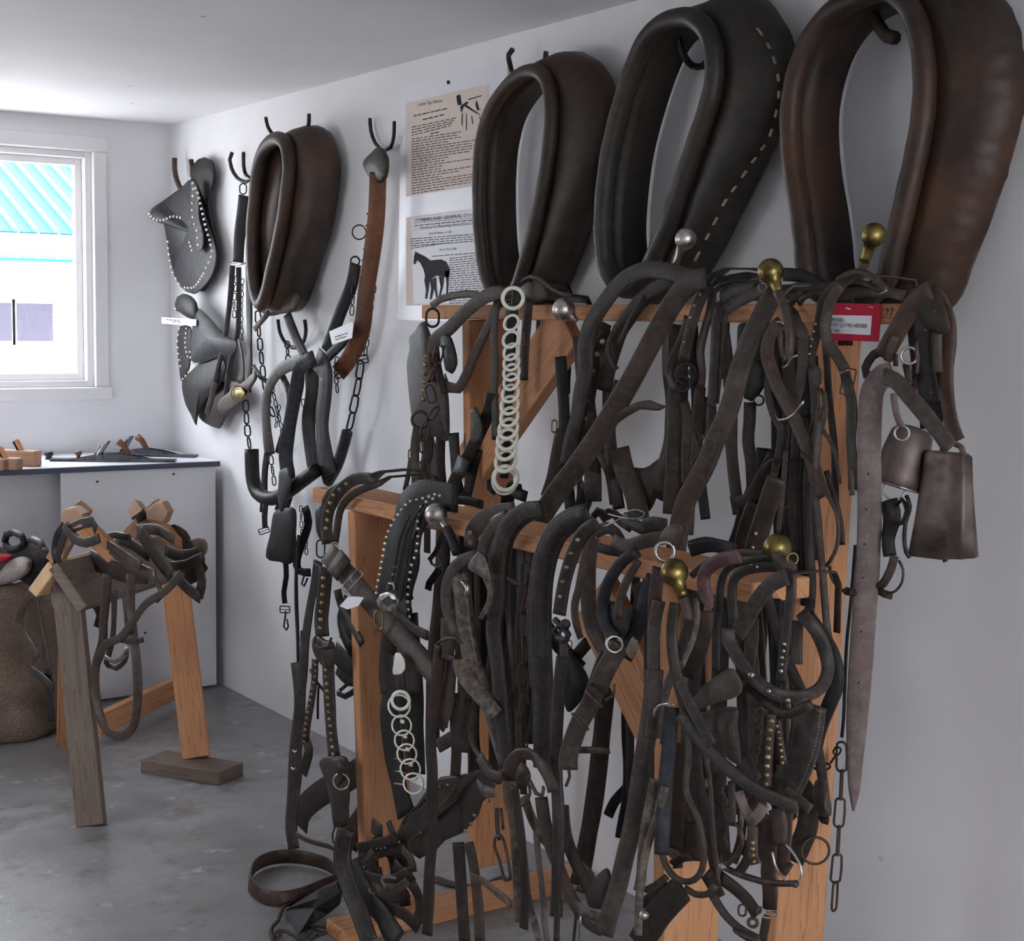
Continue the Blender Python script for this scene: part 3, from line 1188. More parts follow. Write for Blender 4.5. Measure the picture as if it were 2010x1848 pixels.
c1, P1, B1, r1, C1 = collar('smallest of the three brown collars hanging above the rack, beside the poster', 'P',
    '960,190 870,235 780,330 700,470 655,650 640,850 640,1050 650,1250 675,1430,-.01 725,1560,-.02 830,1590,-.02 880,1530,-.01 945,1330 1000,1120 1045,900 1078,680 1092,480 1085,330 1040,215',
    92, 0.150, 0.135, [.05, .04, .03, .03, .03, .03, .03, .03, .03, .04, .04, .06, .085, .10, .12, .145, .155, .14, .08], 'c1')
c2, P2, B2, r2, C2 = collar('black collar with pale laced edge hanging above the middle of the rack', 'Q',
    '460,80 360,105 280,180 215,320 155,510 110,700 85,900 78,1080 100,1230,-.01 160,1320,-.02 240,1310,-.02 310,1190,-.01 380,1030 430,880 490,700 545,540 585,400 590,270 570,170 525,105',
    92, 0.165, 0.150, [.05, .04, .03, .03, .03, .03, .03, .03, .03, .04, .05, .07, .085, .105, .125, .14, .15, .15, .12, .09], 'c2')
c3, P3, B3, r3, C3 = collar('largest reddish brown collar hanging at the top right above the rack', 'Q',
    '1370,-45 1230,0 1115,70 1020,200 965,350 940,500 940,650 955,800 980,950 1000,1100 1015,1240 1070,1340,-.02 1250,1370,-.02 1375,1290,-.01 1412,1150 1450,1000 1485,850 1520,690 1550,500 1553,310 1525,130 1465,10',
    106, 0.17, 0.155, [.06, .05, .03, .03, .03, .03, .03, .03, .03, .03, .03, .03, .04, .09, .105, .12, .13, .14, .15, .15, .13, .10], 'c3')
c4, P4, B4, r4, C4 = collar('narrow dark collar with a closed throat hanging on the left wall hooks', 'Wl',
    '1440,190 1385,230 1345,330 1325,480 1310,650 1310,830 1325,980 1355,1050 1385,985 1405,900 1440,750 1470,600 1490,450 1500,330 1485,225',
    74, 0.17, 0.155, [.04, .03, .03, .03, .03, .03, .02, .03, .06, .08, .095, .12, .13, .13, .09], 'c1')
plate(c4, 'Wl', '1335,400 1380,270 1430,240 1462,300 1470,420 1452,570 1428,740 1398,890 1362,1010 1340,1000 1322,850 1315,650 1322,500', 0.125, 'c1', 0.012, 0.025, 'far_pad')
plate(c4, 'Wl', '1330,1040 1400,930 1500,960 1555,1000 1535,1080 1450,1100 1400,1110 1345,1085', 0.10, 'c1', 0.012, 0.02, 'throat_pad')
st(c4, 'Wl', '1395,1090 1360,1130 1318,1180', 30, 0.12, 'br', name='throat_strap')
# pale laces along the outer edge of the second collar (long flat stitches)
vs, fs = [], []
q = crom(parse('Q', '560,30 640,35 700,65 760,110 820,190 855,260 880,350 885,440 870,540 840,640 795,710 745,780 690,860 640,930 590,1030 550,1110 495,1215'), 2.0)
acc = 0
on = False
lacep = [onX(a, b, 0.09+0.02*math.sin(i*0.01)) for i, (a, b, c, m_) in enumerate(q)]
i = 0
lace = bpy.data.meshes.new('x')
while i < len(lacep)-7:
    seg = lacep[i:i+6]
    tubeP(c2, [p+N0*0.030 for p in seg[::2]+seg[-1:]], 0.0048, 'stitch', 'lace', False, 5, 0.5)
    i += 12
# buckle billets under collars 1
hook('horseshoe hook with two prongs above the smallest brown collar', 'P', '848,55,.09 822,90,.09 832,150,.08 850,205,.045 905,260,.02 970,280,.015 1020,250,.02 1045,190,.04 1052,120,.085 1058,70,.09', 17)
hook('horseshoe hook with its curl showing inside the black laced collar', 'Q', '420,125,.10 425,180,.09 450,255,.075 485,300,.05 530,305,.03 560,270,.02 560,200,.02', 17)
hook('horseshoe hook tip hanging inside the top of the largest collar', 'Q', '1290,5,.09 1310,60,.09 1345,120,.10 1380,165,.11 1420,175,.115', 32, 'iron')
hook('horseshoe hook with upright prongs above the narrow dark collar', 'Wl', '1378,82,.12 1388,130,.12 1420,175,.10 1470,215,.03 1530,215,.02 1580,170,.05 1600,110,.10 1602,65,.11', 10)
hook('rusty horseshoe hook holding the upper studded leather pad', 'Wl', '905,290,.05 905,350,.05 918,410,.05 945,465,.04 985,500,.02 1010,470,.015 1000,400,.02 990,300,.04', 14, 'iron')
hook('horseshoe hook holding the chain bridle left of the narrow collar', 'Wl', '1203,262,.04 1190,300,.045 1200,345,.04 1230,395,.03 1275,415,.02 1305,400,.015 1275,380,.02 1262,330,.04 1262,265,.06', 10)
hook('horseshoe hook at the top of the long tan strap', 'Wl', '1917,85,.02 1922,150,.02 1945,215,.02 1990,255,.02 2025,235,.02 2040,180,.02 2043,105,.04', 10)
hook('small horseshoe hook low behind the chains and loops', 'Wl', '1440,1128,.05 1452,1200,.04 1490,1262,.02 1540,1275,.015 1575,1240,.02 1585,1180,.04 1578,1130,.05', 10)
# ---------------------------------------------------------------- things on the wall to the left
t = thing('studded_pad', 'black leather pad edged with white studs on the upper corner hook', 'harness pad')
plate(t, 'Wm', '300,205 312,140 345,105 385,92 430,110 450,160 452,215 435,270 410,330 440,480 470,640 470,760 430,860 360,930 330,700 330,400', 0.035, 'blk', 0.012, 0.01, 'back_flap')
plate(t, 'Wm', '35,440,.10 60,410,.09 105,378,.06 160,340,.03 215,300 260,262 300,225 320,260 345,310 370,370 392,460 420,540 448,620 462,700 455,770 430,840 390,895 340,940 320,948 275,935 240,905 205,850 180,770 165,690 160,600 155,545,.01 130,510,.04 85,495,.07 50,475,.095', 0.055, 'blg', 0.006, 0.012, 'front_flap', fc=(310, 560))
plate(t, 'Wm', '300,235 325,240 350,300 352,400 355,480 378,560 380,640 350,690 325,660 318,560 306,480 300,380', 0.085, 'blg', 0.004, 0.002, 'stud_tab')
for s, n in (('45,445,.09 70,475,.08 110,488,.055 150,478,.03 190,462,.01 240,470', 11), ('160,620 166,690 178,760 195,820 232,885', 8), ('268,908 315,908 345,885 385,820', 9), ('400,785 420,745 437,690 428,640', 5),
             ('300,225 345,310 365,390 395,520 422,610', 13), ('320,290 314,400 318,470 332,520 345,560 350,640', 9), ('297,625 312,675', 3)):
    studs(t, 'Wm', s, n, 9, 0.094, 'stud', 0.004)
t = thing('studded_stirrup_cover', 'black and blue-grey studded leather hood with a white card on the corner wall', 'stirrup cover')
plate(t, 'Wm', '345,1560 450,1500 600,1500 640,1590 580,1640 530,1700 480,1790 440,1780 370,1740 345,1690', 0.05, 'dk', 0.006, 0.01, 'rear_flap')
plate(t, 'Wm', '245,1500 290,1440 380,1370 480,1345 520,1400 480,1520 400,1600 345,1700 335,1770 300,1700 262,1620', 0.075, 'blk', 0.006, 0.02, 'lower_flap')
plate(t, 'Wm', '235,1150 300,1155 305,1250 300,1340 290,1420 245,1495 228,1420 215,1250', 0.07, 'blk', 0.005, 0.005, 'side_flap')
plate(t, 'Wm', '330,1040 380,1060 440,1120 500,1190 590,1250 560,1330 470,1340 400,1370 340,1380 305,1370 300,1300 308,1180', 0.085, 'blg', 0.006, 0.04, 'hood')
plate(t, 'Wm', '200,1010 215,965 250,945 300,960 335,1000 345,1060 335,1110 280,1095 235,1065 205,1050', 0.09, 'blk', 0.006, 0.03, 'cap')
for s, n in (('232,1165 222,1250 228,1330 240,1400', 7), ('278,1165 270,1260 285,1340', 7), ('300,1310 310,1370 350,1385', 4), ('208,1040 208,1050', 1), ('255,1480 290,1440', 3)):
    studs(t, 'Wm', s, n, 8, 0.10, 'stud', 0.004)
c = plate(t, 'Wm', '118,1092 334,1106 334,1147 120,1133', 0.115, 'paper', 0.001, 0, 'label_card', smooth=False, n=Vector((-1, 0, 0)))
printed(c, 326, 628.5, 352, 630, 1.6, 0.117, 1)
printed(c, 338, 632.5, 356, 633.5, 1.4, 0.117, 2)

t = thing('chain_bridle', 'dark strap bridle with iron chains hanging from the hook left of the narrow collar', 'bridle')
rg(t, 'Wm', 628, 290, 22, 4, 0.05, 'irk', el=1.5)
st(t, 'Wm', '632,330 622,450 605,600 597,750', 78, 0.06, 'blk')
tb(t, 'Wm', '548,752 560,762 600,765 640,755', 7, 0.075, 'nick', 'bar')
st(t, 'Wm', '562,770 545,1000 510,1250 480,1380 455,1500 420,1640', 38, 0.09, 'blg')
st(t, 'Wm', '600,780 602,1000 592,1200 545,1400 520,1600', 36, 0.08, 'ds')
st(t, 'Wm', '662,770 668,1100 668,1400 660,1560', 50, 0.07, 'blk')
st(t, 'Wm', '600,1230 625,1350 630,1500', 22, 0.10, 'dk')
chain(t, 'Wm', '590,830 572,1000 575,1100', 62, 26, 0.10, 'irk')
chain(t, 'Wm', '625,850 618,1050 622,1240', 48, 22, 0.10, 'irk')
chain(t, 'Wl', '1272,1545 1280,1680 1295,1800', 78, 34, 0.07, 'irk')
st(t, 'Wm', '690,1395 740,1470 790,1500', 30, 0.08, 'blk')
plate(t, 'Wm', '470,1630 540,1560 650,1480 700,1430 715,1470 660,1560 600,1640 540,1680 490,1700', 0.10, 'br', 0.008, 0.006, 'stirrup_leather')
for r_, w_ in ((46, 6), (30, 4)):
    rg(t, 'Wm', 598, 1570, r_, w_, 0.125, 'bstud', 'rosette_ring', yaw=15)
plate(t, 'Wm', '560,1570 580,1535 615,1530 640,1560 635,1600 600,1615 570,1600', 0.115, 'brass', 0.003, 0.006, 'rosette')
st(t, 'Wm', '400,1700 430,1600 455,1500', 40, 0.10, 'gr')

t = thing('chain_trace', 'long iron chain dropping from the bottom of the narrow collar to the loops', 'chain')
chain(t, 'Wl', '1335,1080 1342,1200 1352,1300 1362,1400 1380,1520 1420,1640', 84, 34, 0.07, 'irk')
t = thing('trace_set', 'black leather sleeved chain traces with wide loops hanging on the left wall', 'harness')
tb(t, 'Wn', '195,850 197,930 203,1010 225,1075 275,1105 330,1100 390,1065 450,1020 530,960', 37, 0.16, 'blk', 'sleeve', k=12)
tb(t, 'Wn', '690,760 672,830 640,930 590,1020', 30, 0.10, 'blg', 'sleeve', k=10)
chain(t, 'Wn', '762,395 745,520 722,640 700,750', 128, 46, 0.10, 'irk', wire=0.14)
buckle(t, 'Wn', 770, 385, 62, 40, 10, 0.10, 'irk', 0.12)
st(t, 'Wn', '520,375 450,420 430,520 405,650 380,800 372,900 385,1000 370,1100 345,1180', 78, 0.15, 'blg', th=0.005)
st(t, 'Wn', '530,380 575,440 575,560 560,700 570,850 600,1000', 98, 0.13, 'blk', th=0.005)
st(t, 'Wn', '500,390 510,550 490,700 500,850 520,960', 80, 0.11, 'blk')
st(t, 'Wn', '470,385 350,435 290,520 270,620 275,760 290,880', 62, 0.12, 'ds')
st(t, 'Wn', '345,450 390,560 385,680 350,800 330,870', 34, 0.10, 'br')
st(t, 'Wn', '290,800 265,950 260,1100 255,1180', 45, 0.09, 'blk')
st(t, 'Wn', '378,150 420,260 480,385', 52, 0.12, 'blk')
plate(t, 'Wn', '310,1180 350,1160 420,1165 420,1320 405,1440 340,1435 270,1412 290,1290', 0.17, 'blk', 0.008, 0.015, 'pad')
plate(t, 'Wn', '340,960 375,945 400,1000 390,1080 350,1180 330,1100 335,1020', 0.20, 'blg', 0.006, 0.01, 'keeper_flap')
st(t, 'Wn', '370,1430 375,1510 362,1590 368,1650', 28, 0.15, 'blk')
buckle(t, 'Wn', 370, 1680, 52, 34, 0, 0.155, 'irk', 0.12)
tb(t, 'Wn', '372,1690 368,1730 362,1770 375,1788 385,1770 378,1730', 5, 0.15, 'irk', 'snap_hook')
st(t, 'Wn', '268,1130 262,1200 265,1260', 34, 0.14, 'blk')
buckle(t, 'Wn', 262, 1272, 56, 28, 20, 0.145, 'irk', 0.1)
for s, L, w in (('262,560 275,700 290,860 315,1040', 66, 26), ('300,520 325,640 350,740 365,820', 50, 22), ('460,590 478,720 498,830', 52, 20), ('600,560 575,720 545,860 540,940', 56, 20),
                ('378,290 385,400', 50, 30), ('410,470 420,540', 40, 20), ('340,620 320,740', 40, 20), ('640,370 632,450 640,560', 60, 24), ('450,1140 455,1300', 46, 20), ('475,1200 480,1400', 46, 20)):
    chain(t, 'Wn', s, L, w, 0.09, 'irk')
st(t, 'Wn', '470,1150 490,1230 460,1330 430,1420 440,1480 500,1490', 44, 0.10, 'blk')
tb(t, 'Wn', '470,1500 455,1550 468,1560 485,1520', 5, 0.10, 'irk', 'snap_hook')
st(t, 'Wn', '415,1240 425,1450 428,1650 435,1848', 20, 0.11, 'blk')

t = thing('tan_strap', 'long worn tan leather strap hanging from a horseshoe beside the posters', 'strap')
st(t, 'O', '742,338 739,420 730,500 719,570 713,630 702,672 682,710 664,732', 35, 0.075, 'tn', yaw=0, th=0.007)
studs(t, 'O', '722,420 716,480 708,540 704,580', 8, 2.2, 0.085, 'irk')
plate(t, 'O', '728,300 745,288 762,310 758,350 738,360 722,345 712,320', 0.075, 'dk', 0.01, 0.015, 'top_loop')
buckle(t, 'O', 669, 733, 22, 16, 20, 0.08, 'iron', 0.14)
rg(t, 'O', 705, 456, 14, 2.0, 0.05, 'irk')
rg(t, 'O', 697, 513, 9, 1.8, 0.05, 'irk')
rg(t, 'O', 741, 470, 9, 1.8, 0.06, 'irk')
st(t, 'O', '698,518 690,560 672,605 655,650 640,690', 26, 0.07, 'blk')
st(t, 'O', '690,655 665,680 640,705', 20, 0.08, 'blk')
chain(t, 'O', '697,520 694,570 690,620', 24, 9, 0.09, 'irk')
chain(t, 'O', '735,560 728,610 722,660 716,700', 22, 9, 0.05, 'irk')
t = plate(None, 'O', '646,651 690,632 694,638 691,664 652,677', 0.11, 'paper', 0.001, 0, 'label_card', smooth=False)
tag(t, 'small white label card on the chains left of the tan strap', 'label')
printed(t, 657, 663, 682, 655, 1.8, 0.112, 3)
printed(t, 658, 668, 680, 661, 1.6, 0.112, 4)
# ---------------------------------------------------------------- harness on the upper board
D = 0.375
OU = 0.22
t = thing('driving_bridle', 'dark brown blinder bridle with rusty chain at the left end of the upper board', 'bridle')
st(t, 'A', '690,165 560,150 440,170 340,200 275,250', 62, D+0.01, 'br', over=OU)
rg(t, 'A', 283, 345, 52, 8, D+0.02, 'irk', el=1.4, yaw=20)
plate(t, 'A', '95,500 140,455 180,390 215,372 250,440 285,560 300,700 320,850 380,880 410,1000 412,1335 330,1310 200,1290 135,1255 108,1100 82,850 76,700 95,610', D+0.01, 'dk', 0.008, 0.02, 'blinder_cheek', fc=(235, 850))
studs(t, 'A', '235,655 232,720 228,790 222,860 220,930 214,1000', 6, 21, D+0.034, 'bstud', 0.006)
st(t, 'A', '880,130 720,170 560,290 420,430 290,540 300,640', 108, D+0.035, 'gr', over=OU)
st(t, 'A', '800,260 700,480 620,650 560,800 490,915 410,905 370,830', 84, D+0.02, 'br', over=OU)
plate(t, 'A', '350,500 420,485 465,600 482,720 440,800 390,770 365,640', D+0.045, 'blk', 0.006, 0.01, 'blinder')
st(t, 'A', '300,520 320,700 350,850 380,950', 60, D+0.03, 'dk')
chain(t, 'A', '345,560 305,740 255,900 300,1080 240,1190 205,1350', 200, 82, D+0.06, 'iron', wire=0.13)
rg(t, 'A', 180, 1170, 68, 12, D+0.05, 'iron', yaw=-10)
rg(t, 'A', 212, 1600, 42, 8, D+0.05, 'iron', el=2.4)
rg(t, 'A', 200, 1370, 24, 7, D+0.05, 'iron', el=2.6, yaw=50)
st(t, 'A', '160,1240 140,1400 145,1600 140,1760', 78, D+0.01, 'dk')
st(t, 'A', '250,1290 290,1500 300,1740', 95, D, 'dk')
st(t, 'A', '350,1290 345,1500 360,1700', 80, D-0.01, 'dk')
st(t, 'A', '60,1740 90,1600 110,1480', 50, D-0.02, 'blk')
rg(t, 'A', 105, 1450, 16, 6, D, 'brass', el=2.6)
t = thing('keeper_strap', 'broad dark strap with a pointed billet and keeper beside the left rear post', 'strap')
st(t, 'A', '770,960 730,1120 640,1320 560,1480 480,1620 420,1770', 105, 0.40, 'dk')
plate(t, 'A', '592,1085 625,1060 660,1120 685,1220 665,1345 590,1345 598,1200', 0.42, 'dk', 0.006, 0.004, 'billet')
st(t, 'A', '475,1520 560,1565', 150, 0.415, 'ds', yaw=0, th=0.006, name='keeper')
st(t, 'A', '650,1400 600,1600 560,1780', 90, 0.385, 'blk')
t = thing('slotted_strap', 'pair of dark straps with stamped slots flanking the white ring string', 'strap')
st(t, 'A', '800,210 780,480 790,700 780,900 790,1150 790,1330', 66, D+0.02, 'ds', over=OU)
st(t, 'A', '1060,200 1045,380 1025,600 1020,850', 78, D+0.03, 'dk', over=OU)
st(t, 'A', '930,260 915,450 900,700 890,950', 110, D+0.015, 'blk', over=OU)
for y in (365, 450, 530):
    buckle(t, 'A', 1016, y, 22, 62, 0, D+0.032, 'stitch', 0.06, prong=False, name='slot_stitching')
t = thing('ring_string', 'long string of ivory rings hanging from the upper board', 'ring string')
RG = [(932, 187, 80, 0), (918, 385, 62, -14), (915, 520, 66, -12), (918, 620, 66, -12), (920, 705, 66, -12), (920, 785, 66, -12), (918, 860, 66, -10), (910, 955, 70, -10), (905, 1050, 72, -8),
      (902, 1145, 76, -6), (893, 1240, 80, -4), (886, 1325, 82, -4), (878, 1405, 84, -2), (872, 1500, 86, 0), (872, 1640, 92, 0), (862, 1670, 94, 0)]
for i, (x, y, r_, a_) in enumerate(RG):
    rg(t, 'A', x, y, r_*1.05, 14.5, 0.47 if i else 0.50, 'ring', 'ring', yaw=-24+3*(i % 3) if 0 < i < 14 else 0, tilt=22 if 0 < i < 14 else 6, ang=-a_)
st(t, 'A', '960,90 950,250 915,380 905,600 900,900 890,1200 875,1450 860,1640', 70, 0.445, 'blk', yaw=0, over=OU, name='backing_strap')
t = thing('dark_rosette_bundle', 'small black crumpled leather bundle below the end of the long ring string', 'leather bundle')
for s, w in (('900,1700 960,1760 1040,1790', 90), ('840,1790 930,1700 1000,1720', 70), ('880,1848 900,1760 940,1700', 110), ('740,1650 745,1720 790,1760', 50)):
    st(t, 'A', s, w, 0.42, 'blk')
t = thing('hame', 'hame with an engraved nickel ball lying over the upper board near the ring string', 'hame')
tb(t, 'A', '985,170 975,100 1010,50 1080,12 1150,30 1220,90 1300,140 1390,165', 17, 0.42, 'br', 'hame_staple', k=8)
plate(t, 'A', '985,95 1060,40 1160,40 1200,110 1200,195 1060,205 990,160', 0.40, 'br', 0.006, 0.01, 'leather_wrap')
knob(t, 'A', (1275, 215), (1445, 375), 94, 0.43, 'nick', 'hame_knob', pear=False, d2=-0.03)
st(t, 'A', '1090,215 1200,180 1400,195 1530,205', 50, 0.36, 'dk')
t = thing('breeching_strap', 'wide blue-black stitched strap bowed over the upper board under the laced collar', 'strap')
st(t, 'B', '740,195 600,150 460,125 330,130 180,205 60,340 -60,520 -110,640 -130,800 -130,950 -160,1100 -190,1300 -240,1500 -270,1700', 132, 0.43, 'ds', th=0.006)
st(t, 'B', '0,450 -40,600 -90,760 -110,900 -130,1200 -190,1500', 70, 0.405, 'br')
rg(t, 'A', 1265, 1220, 22, 6, 0.42, 'brass', el=2.2, yaw=30)
rg(t, 'A', 1450, 1270, 38, 7, 0.41, 'iron', el=1.7, yaw=20)
st(t, 'A', '1330,1250 1290,1450 1250,1650 1200,1800', 110, 0.395, 'dk')
t = thing('studded_bridle', 'tangled bridle with faint brass bosses behind the long diagonal straps', 'bridle')
st(t, 'B', '560,200 420,290 300,400 230,500 150,620 100,760 60,900 20,1100', 130, 0.39, 'dk', over=OU)
st(t, 'B', '350,340 260,480 200,600 140,720', 44, 0.41, 'ds')
st(t, 'A', '1660,380 1600,560 1570,760 1530,950 1510,1150 1500,1300 1560,1500', 150, 0.385, 'dk')
st(t, 'A', '1760,420 1700,560 1720,680 1770,760', 40, 0.41, 'gr')
st(t, 'A', '1800,860 1750,1050 1700,1250 1600,1500 1560,1700', 110, 0.38, 'dk')
for x, y in ((1615, 640), (1578, 770), (1528, 1010), (1512, 1155), (1660, 535)):
    studs(t, 'A', '%d,%d' % (x, y), 1, 26, 0.40, 'bstud', 0.008, 'boss')
st(t, 'A', '1600,1300 1650,1450 1720,1600 1760,1848', 100, 0.38, 'dk')
st(t, 'A', '1500,1560 1540,1650 1500,1848', 130, 0.38, 'gr')
knob(t, 'A', (1490, 1530), (1500, 1680), 34, 0.42, 'nick', 'terret')
st(t, 'A', '1500,500 1530,620 1510,720', 60, 0.40, 'gp')
t = thing('long_trace_strap', 'long plain grey strap running diagonally from the upper board to the lower board', 'strap', )
st(t, 'O', '1385,546 1352,556 1318,600 1285,660 1240,745 1190,830 1140,905 1095,965 1060,1020 1040,1065 1028,1100', 42, 0.46, 'gr', th=0.006, yaw=0)
t = thing('stitched_trace_strap', 'long double-stitched grey strap slanting down left of the brass ball hame', 'strap')
st(t, 'B', '1400,310 1330,420 1260,560 1180,750 1110,950 1060,1150 1000,1330 920,1500 840,1700 760,1850 690,1980 640,2150 600,2400', 165, 0.47, 'gs', th=0.006, yaw=0, over=0.1)
t = thing('leaf_ended_strap', 'thin curled strap with a leaf-shaped end reaching left of the middle strap', 'strap')
st(t, 'B', '-20,1450 90,1350 220,1260 300,1220,0,.9 400,1215,0,1.15 470,1232,0,.75 520,1225,0,.2', 72, 0.45, 'br', th=0.004)
t = thing('buckled_halter', 'halter strap with five brass studs and a dark iron ring below the upper board', 'halter')
st(t, 'B', '930,165 860,250 790,380 735,540 700,690 665,860', 96, D+0.05, 'ds', over=OU)
studs(t, 'B', '800,320 757,400 725,495 703,595 670,705', 5, 15, D+0.054, 'bstud', 0.006)
tb(t, 'B', '950,160 935,200 900,240', 24, D+0.06, 'blk', 'tie')
st(t, 'B', '900,300 880,450 830,620 800,780 815,950 800,1080', 70, D+0.03, 'br', over=OU)
st(t, 'B', '700,500 640,700 570,850 545,960 580,1060 640,1090', 62, D+0.03, 'br')
rg(t, 'B', 680, 960, 82, 17, D+0.055, 'irk', yaw=15)
rg(t, 'B', 660, 1040, 60, 14, D+0.065, 'irk', yaw=-20)
studs(t, 'B', '730,950', 1, 30, D+0.06, 'irk', 0.01, 'boss')
rg(t, 'B', 665, 1150, 24, 6, D+0.05, 'irk')
st(t, 'B', '670,1190 695,1300 690,1450 680,1650 685,1848', 75, D+0.05, 'gr')
st(t, 'B', '590,560 570,800 590,1100 590,1300 580,1500 540,1700 500,1900 480,1980', 165, D+0.01, 'dk', over=0.0)
st(t, 'B', '560,560 555,800 545,1100 540,1250', 36, D, 'blk')
t = thing('twin_rein', 'pair of flat dark reins with a rusty hook between the halter and the brass ball', 'reins')
st(t, 'B', '960,400 930,520 920,700 910,900 895,1150 885,1350 880,1480', 78, D+0.03, 'ds', over=OU)
st(t, 'B', '1000,420 990,600 965,820 950,1000 930,1200', 44, D+0.02, 'gr', over=OU)
tb(t, 'B', '860,1215 910,1245 930,1300', 13, D+0.05, 'iron', 'hook')
tb(t, 'B', '820,1460 880,1500', 16, D+0.05, 'iron', 'pin')
tb(t, 'B', '765,1460 790,1520 780,1620 740,1680', 12, D+0.05, 'iron', 'hook')
st(t, 'B', '860,1150 840,1300 790,1450 740,1700 730,1848', 90, D, 'dk')
st(t, 'B', '1390,260 1200,330 1090,385 1000,450', 84, D+0.06, 'gr', th=0.005)
st(t, 'B', '1260,255 1150,270 1050,300 975,370', 90, D+0.05, 'ds')
buckle(t, 'B', 1000, 400, 70, 40, 40, D+0.07, 'irk', 0.1)
t = thing('blinder_bridle', 'black bridle with smooth paddle-shaped blinders hanging from the upper board centre', 'bridle')
plate(t, 'B', '1110,560 1220,560 1240,620 1160,800 1085,1000 1025,1145 985,1060 995,950 1080,800 1095,680', D, 'blk', 0.006, 0.006, 'blinder')
plate(t, 'B', '1180,880 1300,880 1322,1020 1290,1110 1210,1185 1150,1160', D, 'blk', 0.006, 0.01, 'blinder')
rg(t, 'B', 1270, 1175, 40, 9, D+0.01, 'irk', el=1.0)
st(t, 'B', '1200,1190 1195,1350 1185,1500 1210,1680 1220,1900 1210,2000', 100, D, 'gr', th=0.005)
st(t, 'B', '1290,560 1260,700 1240,900', 120, D-0.01, 'blk', over=OU)
t = thing('brass_ball_hame', 'hame with a large pear-shaped brass ball standing above the upper board', 'hame')
knob(t, 'B', (1330, 45), (1435, 310), 106, 0.48, 'brass')
tb(t, 'B', '1425,300 1470,400 1500,520 1525,680 1500,860', 42, 0.50, 'br', 'hame_bar', k=10)
tb(t, 'B', '1435,545 1445,640 1455,760 1480,860', 22, 0.51, 'iron', 'rod')
tb(t, 'B', '1420,545 1450,540 1470,560', 9, 0.52, 'nick', 'staple')
tb(t, 'B', '1465,915 1500,895 1540,830 1580,812', 9, 0.51, 'nick', 'hook')
rg(t, 'B', 1300, 265, 34, 5, 0.45, 'nick')
st(t, 'B', '1200,250 1240,215 1270,200', 70, 0.40, 'br')
t = thing('looped_hame_strap', 'brown looped strap with a bright half ring hanging right of the brass ball', 'strap')
st(t, 'B', '1450,550 1370,630 1335,780 1380,960 1450,1120 1540,1290 1620,1460 1690,1640 1740,1800 1800,1950', 108, 0.455, 'br', over=0.0, th=0.005)
st(t, 'B', '1560,540 1630,640 1625,850 1600,1050 1560,1180 1530,1260', 84, 0.43, 'gr')
st(t, 'B', '1350,950 1345,1120 1390,1290 1450,1400 1440,1550 1400,1750 1340,1900', 64, 0.42, 'gr')
tb(t, 'B', '1405,1290 1430,1332 1510,1318 1580,1262 1632,1180', 11, 0.475, 'nick', 'half_ring')
st(t, 'B', '1510,1360 1500,1550 1480,1848', 50, 0.41, 'dk')
st(t, 'B', '1570,1400 1560,1650 1540,1848', 70, 0.405, 'dk')
st(t, 'B', '1620,1300 1640,1500 1650,1848', 100, 0.395, 'blk')
tb(t, 'B', '1300,1760 1330,1690 1390,1645 1410,1700', 11, 0.43, 'iron', 'hook')
st(t, 'B', '1400,1600 1300,1800 1180,1980 1050,2000', 110, 0.40, 'dk')
t = thing('short_ball_hame', 'slender hame with a small nickel ball leaning by the laced collar', 'hame')
knob(t, 'Q', (475, 1052), (400, 1238), 50, 0.40, 'nick', pear=False)
tb(t, 'Q', '430,1150 405,1230 390,1290', 22, 0.395, 'iron', 'hame_bar')
t = thing('small_brass_hame', 'hame with a small brass ball standing against the largest collar', 'hame')
knob(t, 'Q', (1340, 1025), (1275, 1200), 57, 0.40, 'brass')
tb(t, 'Q', '1300,1150 1270,1230 1240,1300', 22, 0.395, 'br', 'hame_bar')
t = thing('strap_coil', 'coils of flat straps lying along the top of the upper board', 'straps')
for s, w, dd, m_ in (('940,220 1050,190 1180,170 1260,185', 55, .36, 'blk'), ('930,260 1060,215 1200,215 1290,240', 44, .37, 'ds'), ('1470,160 1600,170 1750,230 1848,330', 90, .33, 'blk'), ('1480,290 1600,255 1740,265 1850,260', 66, .40, 'gr'),
                     ('1490,340 1600,320 1720,300 1850,240', 60, .40, 'dk'), ('1530,400 1570,330 1620,310', 60, .41, 'gr'), ('1590,400 1640,340 1760,310 1900,330', 46, .41, 'gr'),
                     ('1500,420 1560,480 1590,560', 70, .38, 'dk')):
    st(t, 'B', s, w, dd, m_)
t = thing('side_bridle', 'dark bridle with an oblong buckle draped in front of the red card', 'bridle')
st(t, 'C', '640,235 560,265 480,350 445,500 420,650 385,800 375,920', 72, 0.42, 'gr', over=OU)
st(t, 'C', '620,250 555,330 510,450 490,600 520,720 590,820 650,930', 92, 0.43, 'gr', th=0.005)
buckle(t, 'C', 675, 1025, 92, 210, -10, 0.445, 'irk', 0.055)
st(t, 'C', '650,950 680,1080 705,1200 705,1400 700,1500 715,1700 720,1900', 82, 0.43, 'ds')
plate(t, 'C', '365,935 425,895 470,950 462,1040 415,1082 372,1030', 0.44, 'gr', 0.006, 0.006, 'tab')
for s, w in (('430,1060 440,1180 400,1400', 26), ('460,1080 480,1200 440,1330 470,1450', 22), ('480,1100 500,1260 470,1400 520,1480 570,1600 610,1848', 34), ('450,1250 410,1450 390,1700 370,1848', 56), ('400,1300 360,1450', 30)):
    st(t, 'C', s, w, 0.43, 'br' if w < 30 else 'gr')
studs(t, 'C', '415,560 385,690 365,800', 5, 8, 0.43, 'stud', 0.004)
t = thing('curved_hame_straps', 'brown arched straps over the right end of the upper board', 'straps')
st(t, 'C', '590,215 670,160 780,140 890,190 985,290', 56, 0.42, 'br')
